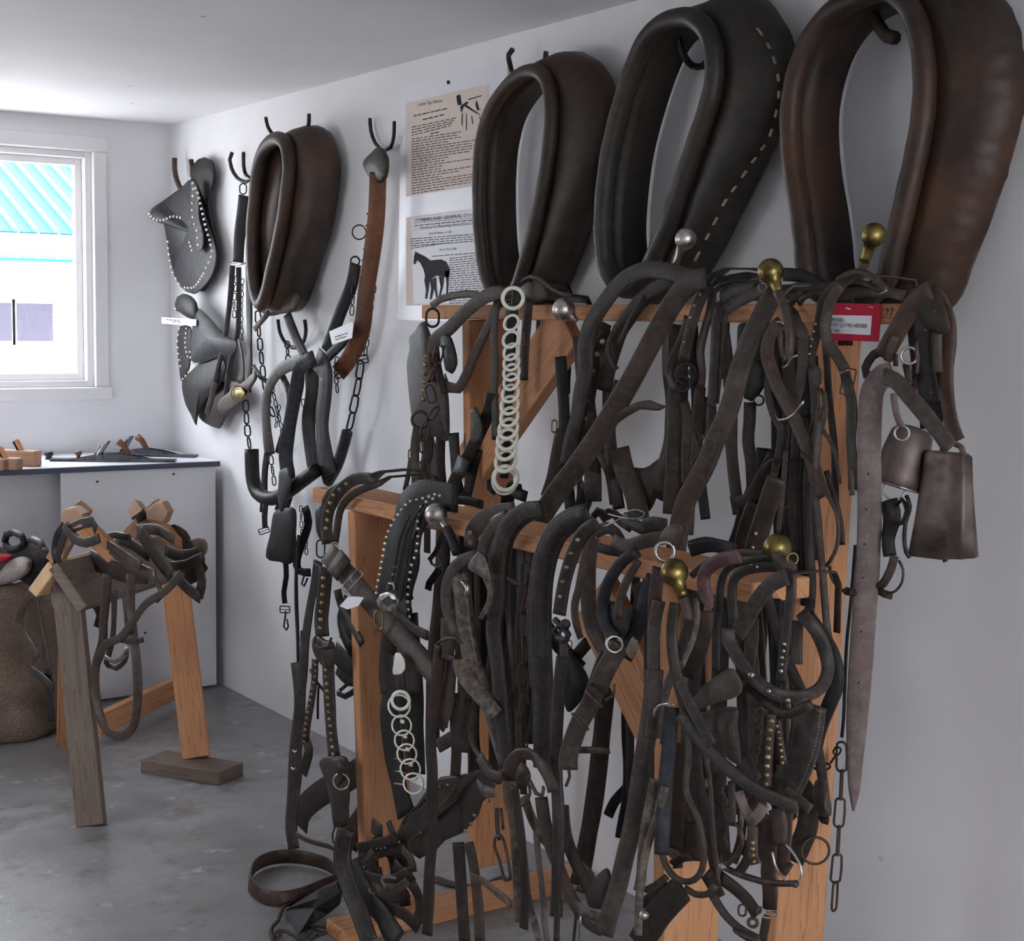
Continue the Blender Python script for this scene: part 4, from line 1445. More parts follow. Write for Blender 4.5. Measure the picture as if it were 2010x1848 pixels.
st(t, 'C', '620,320 780,300 950,300 1140,335', 80, 0.39, 'gr')
st(t, 'C', '590,260 700,220 830,240 930,290', 46, 0.40, 'dk')
st(t, 'C', '300,280 420,270 540,250 640,230', 60, 0.40, 'gr')
tb(t, 'C', '930,315 965,305 990,285', 9, 0.43, 'nick', 'tip')
# ---------------------------------------------------------------- right end of the rack
t = thing('halter_bundle', 'brown halter bundle with a bright ring on the right end of the upper board', 'halter')
st(t, 'C', '1340,290 1240,350 1130,520 1030,690 960,830', 158, 0.385, 'br', th=0.006)
st(t, 'C', '1060,650 1010,780 990,860', 60, 0.405, 'gr')
st(t, 'C', '1340,285 1420,370 1480,520 1490,700 1465,950 1480,1200 1520,1400 1560,1500', 112, 0.335, 'br', th=0.006)
st(t, 'C', '1240,420 1310,650 1290,880 1330,1100 1350,1400', 170, 0.335, 'blk')
st(t, 'C', '1400,420 1400,700 1380,1000 1420,1300', 100, 0.315, 'dk')
st(t, 'C', '1330,330 1300,500 1290,750 1310,1000 1350,1200', 150, 0.372, 'blk')
st(t, 'C', '1380,340 1400,500 1390,750 1400,950', 90, 0.368, 'dk')
st(t, 'C', '1200,420 1210,600 1230,800 1250,1000', 110, 0.355, 'dk')
plate(t, 'C', '1200,400 1320,300 1440,380 1500,600 1400,640 1260,560', 0.374, 'dk', 0.008, 0.012, 'fold')
for x_, y_ in ((1370, 460), (1300, 610), (1340, 1110)):
    studs(t, 'C', '%d,%d' % (x_, y_), 1, 15, 0.395, 'iron', 0.004, 'rivet')
tb(t, 'C', '1200,430 1300,415 1400,440 1420,520 1400,590', 12, 0.355, 'irk', 'hook')
tb(t, 'C', '1240,520 1330,530 1390,480', 12, 0.365, 'irk', 'hook')
st(t, 'C', '1000,760 880,810 815,920 830,980 940,970', 70, 0.385, 'dk')
rg(t, 'C', 1170, 815, 66, 12, 0.405, 'nick', yaw=-10)
tb(t, 'C', '1235,680 1225,740 1240,830 1230,960', 14, 0.485, 'iron', 'shank')
st(t, 'C', '1140,880 1160,960 1165,1040', 56, 0.385, 'gr')
st(t, 'C', '1060,800 1060,900', 40, 0.395, 'gr')
t = thing('long_tie_strap', 'long faded pinkish strap with punched holes hanging to a point at the right post', 'strap')
st(t, 'O', '1752,732 1735,737 1716,760 1708,800 1706,900 1707,1000 1704,1100 1697,1200 1690,1300 1683,1400,0,.9 1679,1480,0,.7 1677,1545,0,.5 1675,1592,0,.1', 47, 0.415, 'gp', th=0.006, yaw=0)
for y in (930, 1000, 1068, 1134, 1240, 1340):
    studs(t, 'O', '%d,%d' % (1704-(y-930)*0.045, y), 1, 2.2, 0.502, 'irk', 0.003, 'hole')
t = thing('bell_strap', 'short broad brown strap holding up the large cowbell', 'strap')
st(t, 'C', '960,980 1060,1020 1160,1130 1280,1270 1400,1420 1500,1560', 128, 0.475, 'gr', th=0.006)
tb(t, 'C', '1430,1580 1460,1550 1520,1530 1580,1560 1595,1620', 14, 0.375, 'iron', 'loop')
t = thing('spoon_link', 'flat metal link with a round eye hanging among the brown straps', 'link')
tb(t, 'C', '1040,1120 1055,1230 1080,1330 1110,1390', 26, 0.415, 'gp', 'shank')
rg(t, 'C', 1110, 1440, 58, 12, 0.415, 'nick', yaw=-10)
# small round bell
t = thing('round_bell', 'dark round-mouthed iron bell hanging left of the big cowbell', 'bell')
A_ = onX(1795, 838, 0.31)
B_ = onX(1758, 958, 0.34)
R0 = 50/pxm(A_)
lathe(t, A_, B_, [(0, R0*0.25), (0.03, R0*0.62), (0.12, R0*0.82), (0.4, R0*0.93), (0.8, R0), (0.97, R0*1.02), (0.985, R0*0.96), (0.9, R0*0.9), (0.3, R0*0.6)], 'tin', 'bell_body', 22)
lathe(t, A_+(B_-A_)*0.7, A_+(B_-A_)*0.99, [(0, R0*0.1), (0.5, R0*0.22), (0.9, R0*0.2), (1, R0*0.05)], 'bstud', 'clapper', 10)
rg(t, 'O', 1755, 962, 20, 2.6, 0.36, 'nick', tilt=10)
tubeP(t, [A_+(B_-A_)*0.975+((B_-A_).normalized().orthogonal().normalized()*math.cos(a)+(B_-A_).normalized().cross((B_-A_).normalized().orthogonal()).normalized()*math.sin(a))*R0*1.02 for a in [6.28318*i/24 for i in range(24)]], 0.0022, 'nick', 'mouth_rim', True, 6)
# big cowbell: riveted sheet iron, rectangular mouth
t = thing('cowbell', 'large grey sheet-iron cowbell hanging at the far right of the rack', 'bell')
lv = []
for (xl, xr, yl, yr, th_) in ((1822, 1900, 884, 891, .018), (1815, 1908, 889, 897, .026), (1806, 1910, 950, 955, .034), (1797, 1914, 1020, 1026, .042), (1785, 1918, 1088, 1094, .052)):
    a, b = onX(xl, yl, 0.33), onX(xr, yr, 0.27)
    lv.append((a, b, th_))
rings = []
for a, b, th_ in lv:
    u = (b-a)
    nn = Vector((-u.y, u.x, 0)).normalized()
    if nn.dot(N0) < 0:
        nn = -nn
    c_ = (a+b)/2
    h_ = u/2
    rr = []
    for (fx, fy) in ((-1, -.55), (-1, .55), (-.93, .9), (-.8, 1.0), (0, 1.12), (.55, 1.05), (.62, 1.35), (.70, 1.0), (.95, .8), (1, .5), (1, -.5), (.9, -1), (0, -1.1), (-.9, -1)):
        rr.append(c_+h_*fx+nn*(th_*fy*0.5)+Vector((0, 0, -0.004*(1-abs(fx)) if th_ > .05 else 0)))
    rings.append(rr)
inner = [[p.lerp(sum(r_, Vector())/len(r_), 0.05) for p in r_] for r_ in rings[::-1]]
sweep('bell_body', [[p.lerp(sum(rings[0], Vector())/14, 0.9) for p in rings[0]]]+rings+inner[:-1], MT['tin'], False, False, None, t, True)
tb(t, 'O', '1846,890 1850,878 1868,870 1888,876 1893,890', 4, 0.30, 'tin', 'handle')
tb(t, 'O', '1850,1060 1852,1092 1856,1103', 5, 0.29, 'iron', 'clapper')
t = thing('dangling_hook_strap', 'dark strap and iron hooks hanging left of the big cowbell', 'strap')
st(t, 'D', '1020,330 1050,480 1000,650 1015,790', 105, 0.40, 'blk')
st(t, 'D', '960,350 990,500 970,640', 60, 0.39, 'dk')
tb(t, 'D', '1145,300 1175,390 1140,520 1130,650 1145,760 1172,800', 17, 0.41, 'irk', 'hook')
tb(t, 'D', '1060,380 1110,330 1150,420 1110,520 1050,540', 18, 0.41, 'irk', 'link')
st(t, 'D', '1050,790 1020,900 960,1010 900,1060', 70, 0.40, 'gr')
tb(t, 'D', '1085,825 1120,900 1110,1000 1060,1070 990,1095', 11, 0.41, 'iron', 'ring_bit')
st(t, 'D', '900,1050 960,1090 1030,1110', 60, 0.39, 'gr')
tb(t, 'D', '525,870 545,960 590,1030 660,1080 740,1090', 14, 0.44, 'iron', 'bit_shank')
tb(t, 'D', '660,1070 720,1085', 34, 0.44, 'iron', 'bit_end')
t = thing('rein_bundle', 'bundle of thin grey reins falling in front of the right rear post', 'reins')
for s, w, dd, m_ in (('440,-300 430,-100 410,100 405,250 430,450 450,700 470,900 480,1050 500,1300 530,1480 590,1600', 60, .46, 'gr'), ('300,-50 400,100 500,280 580,430 600,600 570,760 500,870', 34, .47, 'br'),
                     ('390,-100 360,100 350,400 360,700 380,1000 365,1250', 80, .43, 'dk'), ('180,-60 150,250 115,600', 46, .45, 'br'), ('250,0 240,300 255,600 270,760', 90, .42, 'dk'),
                     ('90,100 50,300 20,550', 60, .43, 'gr'), ('330,0 300,250 320,600 330,900', 60, .42, 'blk'), ('500,100 560,300 610,500 630,700', 50, .44, 'dk'), ('700,100 710,300', 44, .44, 'gr')):
    st(t, 'D', s, w, dd, m_)
tb(t, 'D', '105,610 130,480 180,385 220,380', 6, 0.47, 'br', 'cord')
tb(t, 'D', '370,920 450,915', 8, 0.44, 'irk', 'pin')
rg(t, 'D', 385, 1170, 22, 5, 0.43, 'irk', el=1.6)
t = thing('hanging_log_chain', 'rusty long-link chain hanging beside the right rear post', 'chain')
st(t, 'D', '735,700 700,1150 665,1500 650,1848 640,2100 625,2250', 26, 0.37, 'dk')
chain(t, 'K', '1650,250 1650,560 1635,800 1622,1080 1605,1330 1590,1600', 300, 92, 0.36, 'iron', wire=0.13)
chain(t, 'K', '1630,280 1570,400 1480,470 1430,440', 110, 60, 0.38, 'irk')
# red card
t = thing('red_card', 'crimson card with a white caption label stapled to the upper board', 'sign')
pl_ = quad('card', [(1602, 667), (1724, 671), (1729, 597), (1602, 594)], 0.366, 0.002, MT['red'], t)
lb_ = quad('caption_label', [(1606, 653), (1708, 658), (1711, 620), (1606, 618)], 0.3675, 0.001, MT['paper'], t)
fitted(lb_, 'HARNESSES', 1609, 630.5, 1656, 632, 7.5, 0.369)
fitted(lb_, 'COURTESY LLOYD HEINER', 1609, 641, 1702, 644, 7.5, 0.369)
fitted(lb_, 'FORD.', 1631, 652.5, 1650, 653, 7, 0.369)
for x, y in ((1665, 606), (1709, 603)):
    P_ = onX(x, y, 0.367)
    box('staple', P_, (0.0006, 0, 0), (0, 0.006, 0.001), (0, 0, 0.0008), MT['nick'], pl_, 0.0002)
P_ = onX(1737, 618, 0.3605)
textmesh(rack, '97', P_, (0, -1, -0.1), (0, 0, 1), 22/pxm(P_), 'ink', 'pencil_number', ext=0.0001)
# ---------------------------------------------------------------- harness on the lower board
L0 = 0.735
OL = 0.20
t = thing('fancy_bridle', 'bridle with big brass studs over the left end of the lower board', 'bridle')
st(t, 'E', '700,160 560,170 450,250 380,350 340,460 330,580 345,690', 100, L0+0.02, 'ds', over=OL)
studs(t, 'E', '500,205 448,245 395,300 368,360 350,430 345,495 333,565', 7, 20, L0+0.028, 'bstud', 0.006)
st(t, 'E', '620,180 470,210 350,270 310,340 300,480', 44, L0+0.01, 'dk')
st(t, 'E', '760,200 620,250 500,330 440,430 420,560 400,690', 64, L0+0.01, 'dk', over=OL)
buckle(t, 'E', 640, 168, 90, 50, 20, L0-0.03, 'nick', 0.12)
tb(t, 'E', '600,150 660,130 710,140 700,190', 18, L0-0.03, 'blk', 'keeper')
plate(t, 'E', '250,400 300,380 330,520 330,620 290,660 255,600 243,500', L0-0.02, 'blk', 0.006, 0.01, 'blinder')
rg(t, 'E', 285, 730, 34, 7, L0+0.02, 'irk', el=2.1)
rg(t, 'E', 395, 720, 30, 7, L0+0.03, 'nick', el=1.4, yaw=30)
st(t, 'E', '330,880 318,1000 305,1150 290,1300 300,1440', 118, L0+0.03, 'ds')
studs(t, 'E', '312,965 314,1050 305,1110 300,1180 292,1250 292,1305 288,1365', 7, 22, L0+0.038, 'bstud', 0.006)
plate(t, 'E', '215,1460 260,1430 320,1470 385,1490 400,1600 380,1690 330,1700 270,1640 225,1560', L0+0.04, 'dk', 0.008, 0.012, 'face_piece')
tb(t, 'E', '240,1440 235,1500 290,1530 350,1510 370,1450', 12, L0+0.06, 'iron', 'hardware')
st(t, 'E', '265,830 240,1000 200,1200 165,1450 145,1700 130,1900', 84, L0+0.01, 'ds')
st(t, 'I', '240,-20 235,150 210,320 180,480 160,640', 62, L0+0.03, 'ds')
studs(t, 'I', '250,20 243,100 225,190 205,300 180,430 162,560 155,640', 14, 13, L0+0.037, 'bstud', 0.004)
st(t, 'I', '345,-60 350,150 360,350 372,560 395,760', 104, L0+0.04, 'ds')
studs(t, 'I', '330,60 340,200 350,360 365,500 380,640 390,740', 13, 17, L0+0.048, 'bstud', 0.005)
plate(t, 'I', '275,800 340,762 480,775 507,860 490,930 512,1060 505,1200 505,1325 450,1350 395,1330 375,1200 340,1000 300,890', L0+0.05, 'dk', 0.012, 0.02, 'winker')
plate(t, 'I', '360,800 400,775 450,790 480,880 440,930 400,880', L0+0.085, 'dk', 0.006, 0.012, 'tongue')
rg(t, 'I', 450, 965, 66, 9, L0+0.085, 'nick')
tb(t, 'I', '400,1335 380,1390 385,1450 400,1470', 7, L0+0.05, 'irk', 'ring_wire')
t = thing('strap_pair', 'thin pair of black straps hanging at the far left of the lower tier', 'straps')
st(t, 'E', '110,620 95,800 85,1000 88,1250 100,1450 105,1700 110,1900', 30, 0.72, 'blk')
st(t, 'E', '135,1390 130,1600 128,1850', 26, 0.72, 'blk')
st(t, 'I', '95,0 115,180 115,400 95,600 80,760 78,900 60,1130 48,1350 70,1510', 125, 0.73, 'ds')
st(t, 'I', '150,600 190,700 170,800 140,900', 90, 0.74, 'dk')
for x, y in ((65, 860), (75, 720)):
    tb(t, 'I', '%d,%d %d,%d %d,%d' % (x-15, y-10, x, y+10, x+15, y-5), 6, 0.76, 'nick', 'rivet')
t = thing('blinder_straps', 'black bridle leather bunched behind the left lower post', 'bridle')
for s, w in (('400,1560 480,1640 560,1700', 160), ('420,1700 500,1790 570,1800', 90), ('520,1150 470,1300 520,1480 560,1560', 130), ('440,1380 560,1400', 120)):
    st(t, 'E', s, w, 0.68, 'blk')
for s, w in (('200,60 260,170 310,230', 26), ('268,200 262,330 262,460', 20), ('420,250 480,280 575,220', 50), ('440,230 500,180 560,160', 30)):
    st(t, 'I', s, w, 0.68, 'blk')
t = thing('belly_band', 'wide brown belly band with a big buckle slanting across the left lower post', 'strap')
st(t, 'E', '340,760 420,850 540,990 680,1150 800,1290 930,1440 1080,1600 1230,1780', 178, L0+0.07, 'br', th=0.007, yaw=0)
st(t, 'E', '395,820 470,905', 205, L0+0.082, 'dk', th=0.006, yaw=0, name='keeper')
buckle(t, 'E', 545, 985, 60, 210, -42, L0+0.085, 'nick', 0.05)
st(t, 'E', '420,1060 450,1180 530,1330 620,1500', 70, L0-0.01, 'dk')
t = thing('fitted_concha', 'round nickel concha with a square centre on a strap end by the studded housing', 'concha')
plate(t, 'E', '735,1150 760,1100 820,1078 880,1095 910,1150 895,1205 845,1240 785,1225 745,1190', L0+0.12, 'nick', 0.003, 0.008, 'disc')
plate(t, 'E', '770,1150 828,1105 880,1158 825,1205', L0+0.142, 'dk', 0.0015, 0.0, 'centre_slot', smooth=False)
rg(t, 'E', 752, 1310, 34, 11, L0+0.10, 'brass', el=2.3)
st(t, 'E', '870,1215 960,1310 1060,1390 1150,1430', 70, L0+0.09, 'dk')
tb(t, 'E', '820,1060 835,1010 875,1015 880,1065', 9, L0+0.10, 'nick', 'loop')
t = plate(None, 'E', '438,1192 505,1118 560,1115 635,1122 590,1190 500,1220', L0+0.115, 'paper', 0.001, 0, 'paper_tag', smooth=False)
tag(t, 'bent white and blue paper tag on the wide brown belly band', 'tag')
t = thing('studded_housing', 'wide black housing strap edged with rows of steel studs over the lower board', 'harness pad')
st(t, 'E', '1380,330,0,.5 1230,305,0,.55 1110,350,0,.8 1020,450,0,.95 980,600,0,1.1 948,780,0,1.16 908,950,0,1.1 888,1100,0,1.02 930,1240,0,.8 985,1320,0,.5', 310, L0+0.055, 'blk', th=0.010, yaw=-47, over=0.0)
st(t, 'E', '1590,375 1450,340 1300,345 1190,390', 66, L0-0.02, 'blk')
st(t, 'E', '1110,380 1045,480 1010,640 985,800 955,1000 930,1150', 18, L0+0.071, 'ds', yaw=0, th=0.008, name='piping')
st(t, 'E', '1000,470 930,640 890,840 850,1060', 14, L0+0.071, 'ds', yaw=0, th=0.008, name='piping')
studs(t, 'E', '1210,290 1100,325 1010,345 965,385 930,430 890,485 855,550 828,610 808,690 798,755 785,825 775,885 762,950 748,1020 740,1085', 21, 15, L0+0.066, 'stud', 0.005)
studs(t, 'E', '1250,300 1140,350 1108,380 1080,430 1072,510 1075,580 1072,655 1068,725 1045,800 1020,870 1010,940 1000,1015 995,1080 990,1150 995,1215 1005,1275', 19, 15, L0+0.066, 'stud', 0.005)
studs(t, 'E', '890,875 878,935 870,995', 3, 16, L0+0.066, 'stud', 0.005)
st(t, 'E', '850,1380 830,1550 820,1750 830,1900', 150, L0+0.03, 'dk')
st(t, 'E', '980,1250 1000,1500 1010,1750 1020,1900', 190, L0+0.02, 'dk')
st(t, 'I', '870,-60 860,200 850,450 860,650 890,850 930,1060 975,1230', 190, L0+0.03, 'blk', th=0.008, yaw=-47)
st(t, 'I', '1020,0 1030,300 1040,600 1050,900', 180, L0+0.01, 'blk')
for yy in (780, 880, 980):
    tb(t, 'I', '880,%d 920,%d 960,%d' % (yy, yy+5, yy+12), 7, L0+0.045, 'nick', 'staple')
t = thing('short_ring_string', 'short drop of ivory rings hanging in front of the left lower post', 'ring string')
st(t, 'I', '900,-60 915,60 930,180 940,300 960,500 1000,750 1030,950', 80, L0+0.085, 'dk', yaw=0)
plate(t, 'I', '868,100 872,20 885,-70 925,-75 960,-20 965,60 940,95', L0+0.10, 'ring', 0.004, 0.004, 'clip')
for i, (x, y, r_) in enumerate(((930, 310, 72), (918, 355, 90), (938, 512, 80), (960, 632, 80), (980, 742, 80), (1008, 865, 82), (1033, 980, 82))):
    rg(t, 'I', x, y, r_, 11, L0+0.11, 'ring', 'ring', yaw=0, tilt=5)
for i, (x, y) in enumerate(((945, 480), (965, 600), (985, 705), (1010, 825), (1040, 950))):
    box('link_tab', onX(560+x/4.107, 1300+y/4.107, L0+0.10), (0.003, 0, 0), (0, 0.006, 0), (0, 0, 0.004), MT['ring'], t, 0.001)
t = thing('nickel_ball_hame', 'hame with a polished nickel ball leaning on the lower board', 'hame')
knob(t, 'E', (1175, 400), (1318, 585), 94, L0+0.08, 'nick', pear=False)
tb(t, 'E', '1300,560 1345,660 1385,770', 40, L0+0.08, 'irk', 'hame_bar', k=10)
tb(t, 'E', '1400,930 1425,1050 1440,1200 1455,1350 1480,1500 1510,1640 1560,1800', 74, L0+0.09, 'gt', 'hame_body', k=12)
tb(t, 'I', '1540,50 1600,230 1660,420 1715,600 1760,760 1790,880', 62, L0+0.09, 'gt', 'hame_body', k=12)
tb(t, 'E', '1430,1000 1470,1040 1460,1110', 22, L0+0.12, 'nick', 'rivet_plate')
t = thing('wrapped_hame_strap', 'grey-brown straps wrapped around the weathered hame below the nickel ball', 'straps')
st(t, 'E', '1540,790 1420,830 1330,930 1295,1080 1310,1250 1360,1380 1390,1450', 96, L0+0.11, 'gr', th=0.006)
st(t, 'E', '1480,860 1380,930 1345,1050 1360,1200 1400,1320', 60, L0+0.10, 'ds')
st(t, 'E', '1320,1300 1310,1480 1290,1650 1280,1850 1260,2000 1240,2150', 150, L0+0.08, 'gr')
tb(t, 'E', '1230,1490 1300,1455 1380,1455 1425,1490', 13, L0+0.13, 'iron', 'ring_wire')
st(t, 'E', '1230,1500 1210,1680 1200,1900 1190,2100', 66, L0+0.09, 'dk')
plate(t, 'E', '1470,880 1550,755 1600,790 1640,900 1650,990 1600,970 1540,930', L0+0.14, 'gt', 0.006, 0.01, 'frayed_flap')
st(t, 'E', '1610,960 1650,1060 1640,1170 1580,1290', 46, L0+0.12, 'gt')
tb(t, 'E', '1165,800 1180,850 1230,880 1270,860 1240,800', 12, L0+0.03, 'br', 'ring_wire')
st(t, 'E', '1260,620 1210,760 1160,820', 40, L0-0.01, 'dk')
st(t, 'E', '1240,900 1160,1010 1150,1060', 60, L0-0.01, 'blk')
st(t, 'I', '1420,-20 1430,80 1500,190 1580,280 1650,360 1700,430', 130, L0+0.12, 'gt', th=0.006)
st(t, 'I', '1340,-60 1330,200 1300,380 1240,530', 100, L0+0.08, 'gr')
st(t, 'I', '1370,250 1370,500 1380,700 1370,920', 90, L0+0.05, 'gr')
st(t, 'I', '1480,320 1440,420 1400,560 1300,640 1230,680', 90, L0+0.03, 'gr')
st(t, 'I', '1530,400 1500,560 1520,680 1600,800 1680,880', 56, L0+0.05, 'br')
t = thing('eyelet_strap', 'brown strap with eyelets folded over the middle of the lower board', 'strap')
st(t, 'E', '1850,430 1700,450 1570,520 1500,620 1490,720', 128, L0+0.03, 'br', over=0.0)
tb(t, 'E', '1660,500 1700,465 1750,440', 10, L0+0.05, 'nick', 'buckle_bar')
for y in (600, 680):
    rg(t, 'E', 1490, y, 12, 5, L0+0.045, 'nick', 'eyelet')
st(t, 'E', '1800,470 1680,560 1600,700 1590,800', 110, L0+0.05, 'br')
t = thing('black_trace', 'smooth blue-black trace bent over the lower board left of the chain', 'strap')
st(t, 'G', '420,410 280,430 150,540 90,700 70,900 65,1100 50,1250 35,1400 60,1600 85,1850 100,2100 140,2350 200,2600', 135, L0+0.10, 'ds', th=0.007, over=0.0)
st(t, 'G', '460,430 300,500 190,640 150,850 140,1100 165,1400 180,1700 180,1900', 56, L0+0.08, 'br')
t = thing('ridged_trace', 'broad ridged and stitched trace hanging straight down beside the rusty chain', 'strap')
st(t, 'G', '800,460 680,490 560,580 480,730 435,900 412,1100 405,1350 412,1600 425,1850', 200, L0+0.11, 'ds', th=0.008, ridge=0.003, over=0.0, yaw=0)
st(t, 'J', '420,-40 430,200 435,450 440,650 440,850', 170, L0+0.11, 'ds', th=0.008, ridge=0.003, yaw=0)
t = thing('rusty_trace_chain', 'rusty long-link chain hanging between the black and the ridged traces', 'chain')
chain(t, 'G', '290,850 300,1100 265,1330 290,1600 255,1850', 270, 96, L0+0.09, 'iron', wire=0.13)
chain(t, 'J', '270,30 280,230 255,450 280,700', 270, 86, L0+0.09, 'iron', wire=0.13)
tb(t, 'G', '160,970 230,1010 310,1010 330,930', 26, L0+0.08, 'dk', 'shackle')
t = thing('brass_stud_crown', 'double strap with five brass studs ending in a dark iron clasp on the lower board', 'bridle')
st(t, 'G', '870,520 760,600 690,740 640,880 600,1040 565,1260', 112, L0+0.13, 'ds', over=0.0, th=0.006)
studs(t, 'G', '718,655 665,765 625,885 600,990 575,1110', 5, 20, L0+0.137, 'bstud', 0.006)
st(t, 'G', '860,560 790,720 750,900 720,1060 690,1180 700,1320 740,1450', 64, L0+0.12, 'br', over=0.0)
rg(t, 'G', 545, 1395, 30, 13, L0+0.15, 'irk')
studs(t, 'G', '620,1330', 1, 46, L0+0.14, 'irk', 0.01, 'clasp')
tb(t, 'G', '530,1300 580,1350 640,1420 620,1470 550,1450', 26, L0+0.14, 'irk', 'clasp_bar')
rg(t, 'G', 645, 1500, 24, 6, L0+0.14, 'iron', el=1.3)
st(t, 'G', '600,1480 605,1650 590,1800 570,1950', 72, L0+0.13, 'gr')
st(t, 'J', '590,-40 570,150 552,400 540,700 545,950 560,1250 555,1550 550,1850 540,2050', 104, L0+0.14, 'ds', th=0.006)
t = thing('plain_grey_strap', 'plain grey strap hanging left of the hoof-shaped blue-black loop', 'strap')
st(t, 'G', '830,640 800,900 800,1150 830,1350 900,1500 950,1600', 130, L0+0.06, 'gr', over=0.0)
t = thing('hoof_loop', 'blue-black padded loop like a horseshoe hanging from the lower board', 'harness pad')
st(t, 'G', '1190,760 1090,820 990,950 930,1100 910,1240 940,1360 1020,1450', 100, L0+0.13, 'blg', th=0.012, yaw=0)
st(t, 'G', '1200,830 1140,930 1080,1060 1050,1180 1050,1300', 74, L0+0.15, 'br', th=0.008)
plate(t, 'G', '930,1180 1020,1160 1060,1260 1140,1200 1145,1300 1120,1400 1050,1460 970,1420 930,1330', L0+0.115, 'blg', 0.008, 0.006, 'pad')
rg(t, 'G', 1010, 1500, 64, 11, L0+0.17, 'nick', yaw=15, tilt=20)
st(t, 'G', '1330,960 1270,1120 1240,1260 1160,1440 1090,1600', 140, L0+0.10, 'blg', th=0.006)
st(t, 'G', '1220,1000 1250,1130 1200,1280', 150, L0+0.05, 'dk')
t = thing('double_buckled_strap', 'brown strap with two keepers slanting down below the hoof-shaped loop', 'strap')
st(t, 'G', '1060,1500 1000,1600 930,1730 880,1850', 160, L0+0.16, 'gr', th=0.008, yaw=0)
st(t, 'J', '960,-60 900,100 820,330 740,470 680,620 640,760 640,870', 155, L0+0.155, 'gr', th=0.007, yaw=0)
tb(t, 'J', '780,235 840,290 910,360', 13, L0+0.175, 'iron', 'keeper')
tb(t, 'J', '670,415 730,480 800,545', 13, L0+0.175, 'iron', 'keeper')
tb(t, 'J', '640,860 650,920 620,1000', 13, L0+0.16, 'iron', 'hook')
tb(t, 'J', '1010,180 1000,270 940,310', 12, L0+0.17, 'iron', 'hook')
st(t, 'J', '730,710 850,710 960,718', 60, L0+0.13, 'br', th=0.008)
plate(t, 'G', '1100,1560 1160,1440 1200,1480 1190,1580 1150,1620', L0+0.17, 'gt', 0.006, 0.008, 'worn_flap')
t = thing('strap_tangle', 'tangle of short grey and brown strap ends on top of the lower board middle', 'straps')
for s, w, dd, m_ in (('860,600 950,560 1030,610 1070,700', 96, .76, 'gr'), ('1000,660 1100,710 1250,670 1400,640', 116, .78, 'br'), ('830,700 950,740 1100,760', 66, .755, 'dk'), ('900,480 980,440 1060,500 1150,560', 90, .70, 'dk'),
                     ('1080,470 1140,520 1220,560 1330,600', 100, .70, 'ds'), ('840,470 880,420 940,450', 60, .72, 'blk'), ('1250,560 1330,540 1430,560', 120, .72, 'dk'), ('600,560 720,520 850,500', 60, .70, 'dk')):
    st(t, 'G', s, w, dd, m_)
tb(t, 'G', '960,450 1060,475 1160,490 1240,475 1255,440 1200,415 1120,425 1060,445', 6, 0.76, 'nick', 'wire')
tb(t, 'G', '930,550 1000,520 1060,485', 6, 0.77, 'nick', 'wire')
t = thing('ring_tag', 'leather tab with a bright steel ring on the end of the stitched trace', 'ring tab')
plate(t, 'G', '1425,560 1530,538 1562,570 1505,690 1480,705 1390,665 1370,650', L0+0.14, 'br', 0.008, 0.006, 'tab')
rg(t, 'G', 1418, 752, 76, 12, L0+0.15, 'nick')
t = thing('long_stitched_strap', 'long brown stitched strap hanging straight below the steel ring', 'strap')
st(t, 'G', '1370,880 1340,1100 1330,1400', 110, L0+0.14, 'br', over=0.0)
st(t, 'H', '180,740 140,950 135,1200 140,1500 110,1848', 104, L0+0.155, 'gs', th=0.006, yaw=0)
st(t, 'J', '1335,60 1310,330 1280,560 1230,850 1190,1120 1150,1350 1090,1600 1030,1850 980,2000 930,2200', 150, L0+0.155, 'gs', th=0.006, yaw=0)
t = thing('pear_brass_hame', 'hame with a pear-shaped brass ball in front of the lower board beside the steel ring', 'hame')
knob(t, 'H', (265, 405), (375, 705), 114, L0+0.16, 'brass')
tb(t, 'H', '365,690 395,780 420,900', 44, L0+0.15, 'br', 'hame_bar', k=10)
t = thing('maroon_tongue', 'rounded maroon leather tongue lying over the lower board', 'strap')
st(t, 'H', '830,380 700,400 590,460 540,540 545,650 570,730 590,800,0,.5', 112, L0+0.10, 'mr', th=0.007, over=0.0)
t = thing('lower_reins', 'black doubled reins folded over the right end of the lower board', 'reins')
st(t, 'H', '1130,400 980,400 820,430 720,490 680,600 665,760 650,920 640,1300', 70, L0+0.03, 'ds', th=0.006)
st(t, 'H', '1160,470 1000,470 860,500 780,570 765,700 780,850 780,960', 84, L0+0.05, 'ds', th=0.006)
st(t, 'H', '1050,370 900,350 760,360 640,400 520,460 440,540', 60, L0+0.02, 'br')
st(t, 'H', '1210,545 1090,600 980,720 890,880 800,1020', 118, L0+0.08, 'gr', th=0.005)
st(t, 'H', '430,330 600,290 800,330', 110, 0.70, 'blk')
st(t, 'H', '420,270 560,240 700,270', 40, 0.69, 'blk')
for x, y in ((718, 408), (970, 463)):
    studs(t, 'H', '%d,%d' % (x, y), 1, 11, L0+0.06, 'stud', 0.004, 'rivet')
t = thing('riveted_strap', 'wide dark strap with two bright rivets hanging behind the lower board', 'strap')
st(t, 'H', '1130,-250 1060,-50 1000,150 950,330 930,450', 160, 0.60, 'dk')
studs(t, 'H', '960,195 935,305', 2, 15, 0.61, 'stud', 0.004)
st(t, 'H', '940,-50 870,150 830,330', 110, 0.58, 'dk')
t = thing('upturned_brass_hame', 'hame with a brass ball pointing up at the right end of the lower board', 'hame')
knob(t, 'H', (1135, 195), (1130, 440), 114, L0+0.03, 'brass')
plate(t, 'H', '1090,370 1180,360 1250,420 1290,480 1200,520 1130,500', L0+0.05, 'gr', 0.008, 0.012, 'leather_wrap')
rg(t, 'H', 1255, 400, 46, 8, L0+0.05, 'brass', yaw=20)
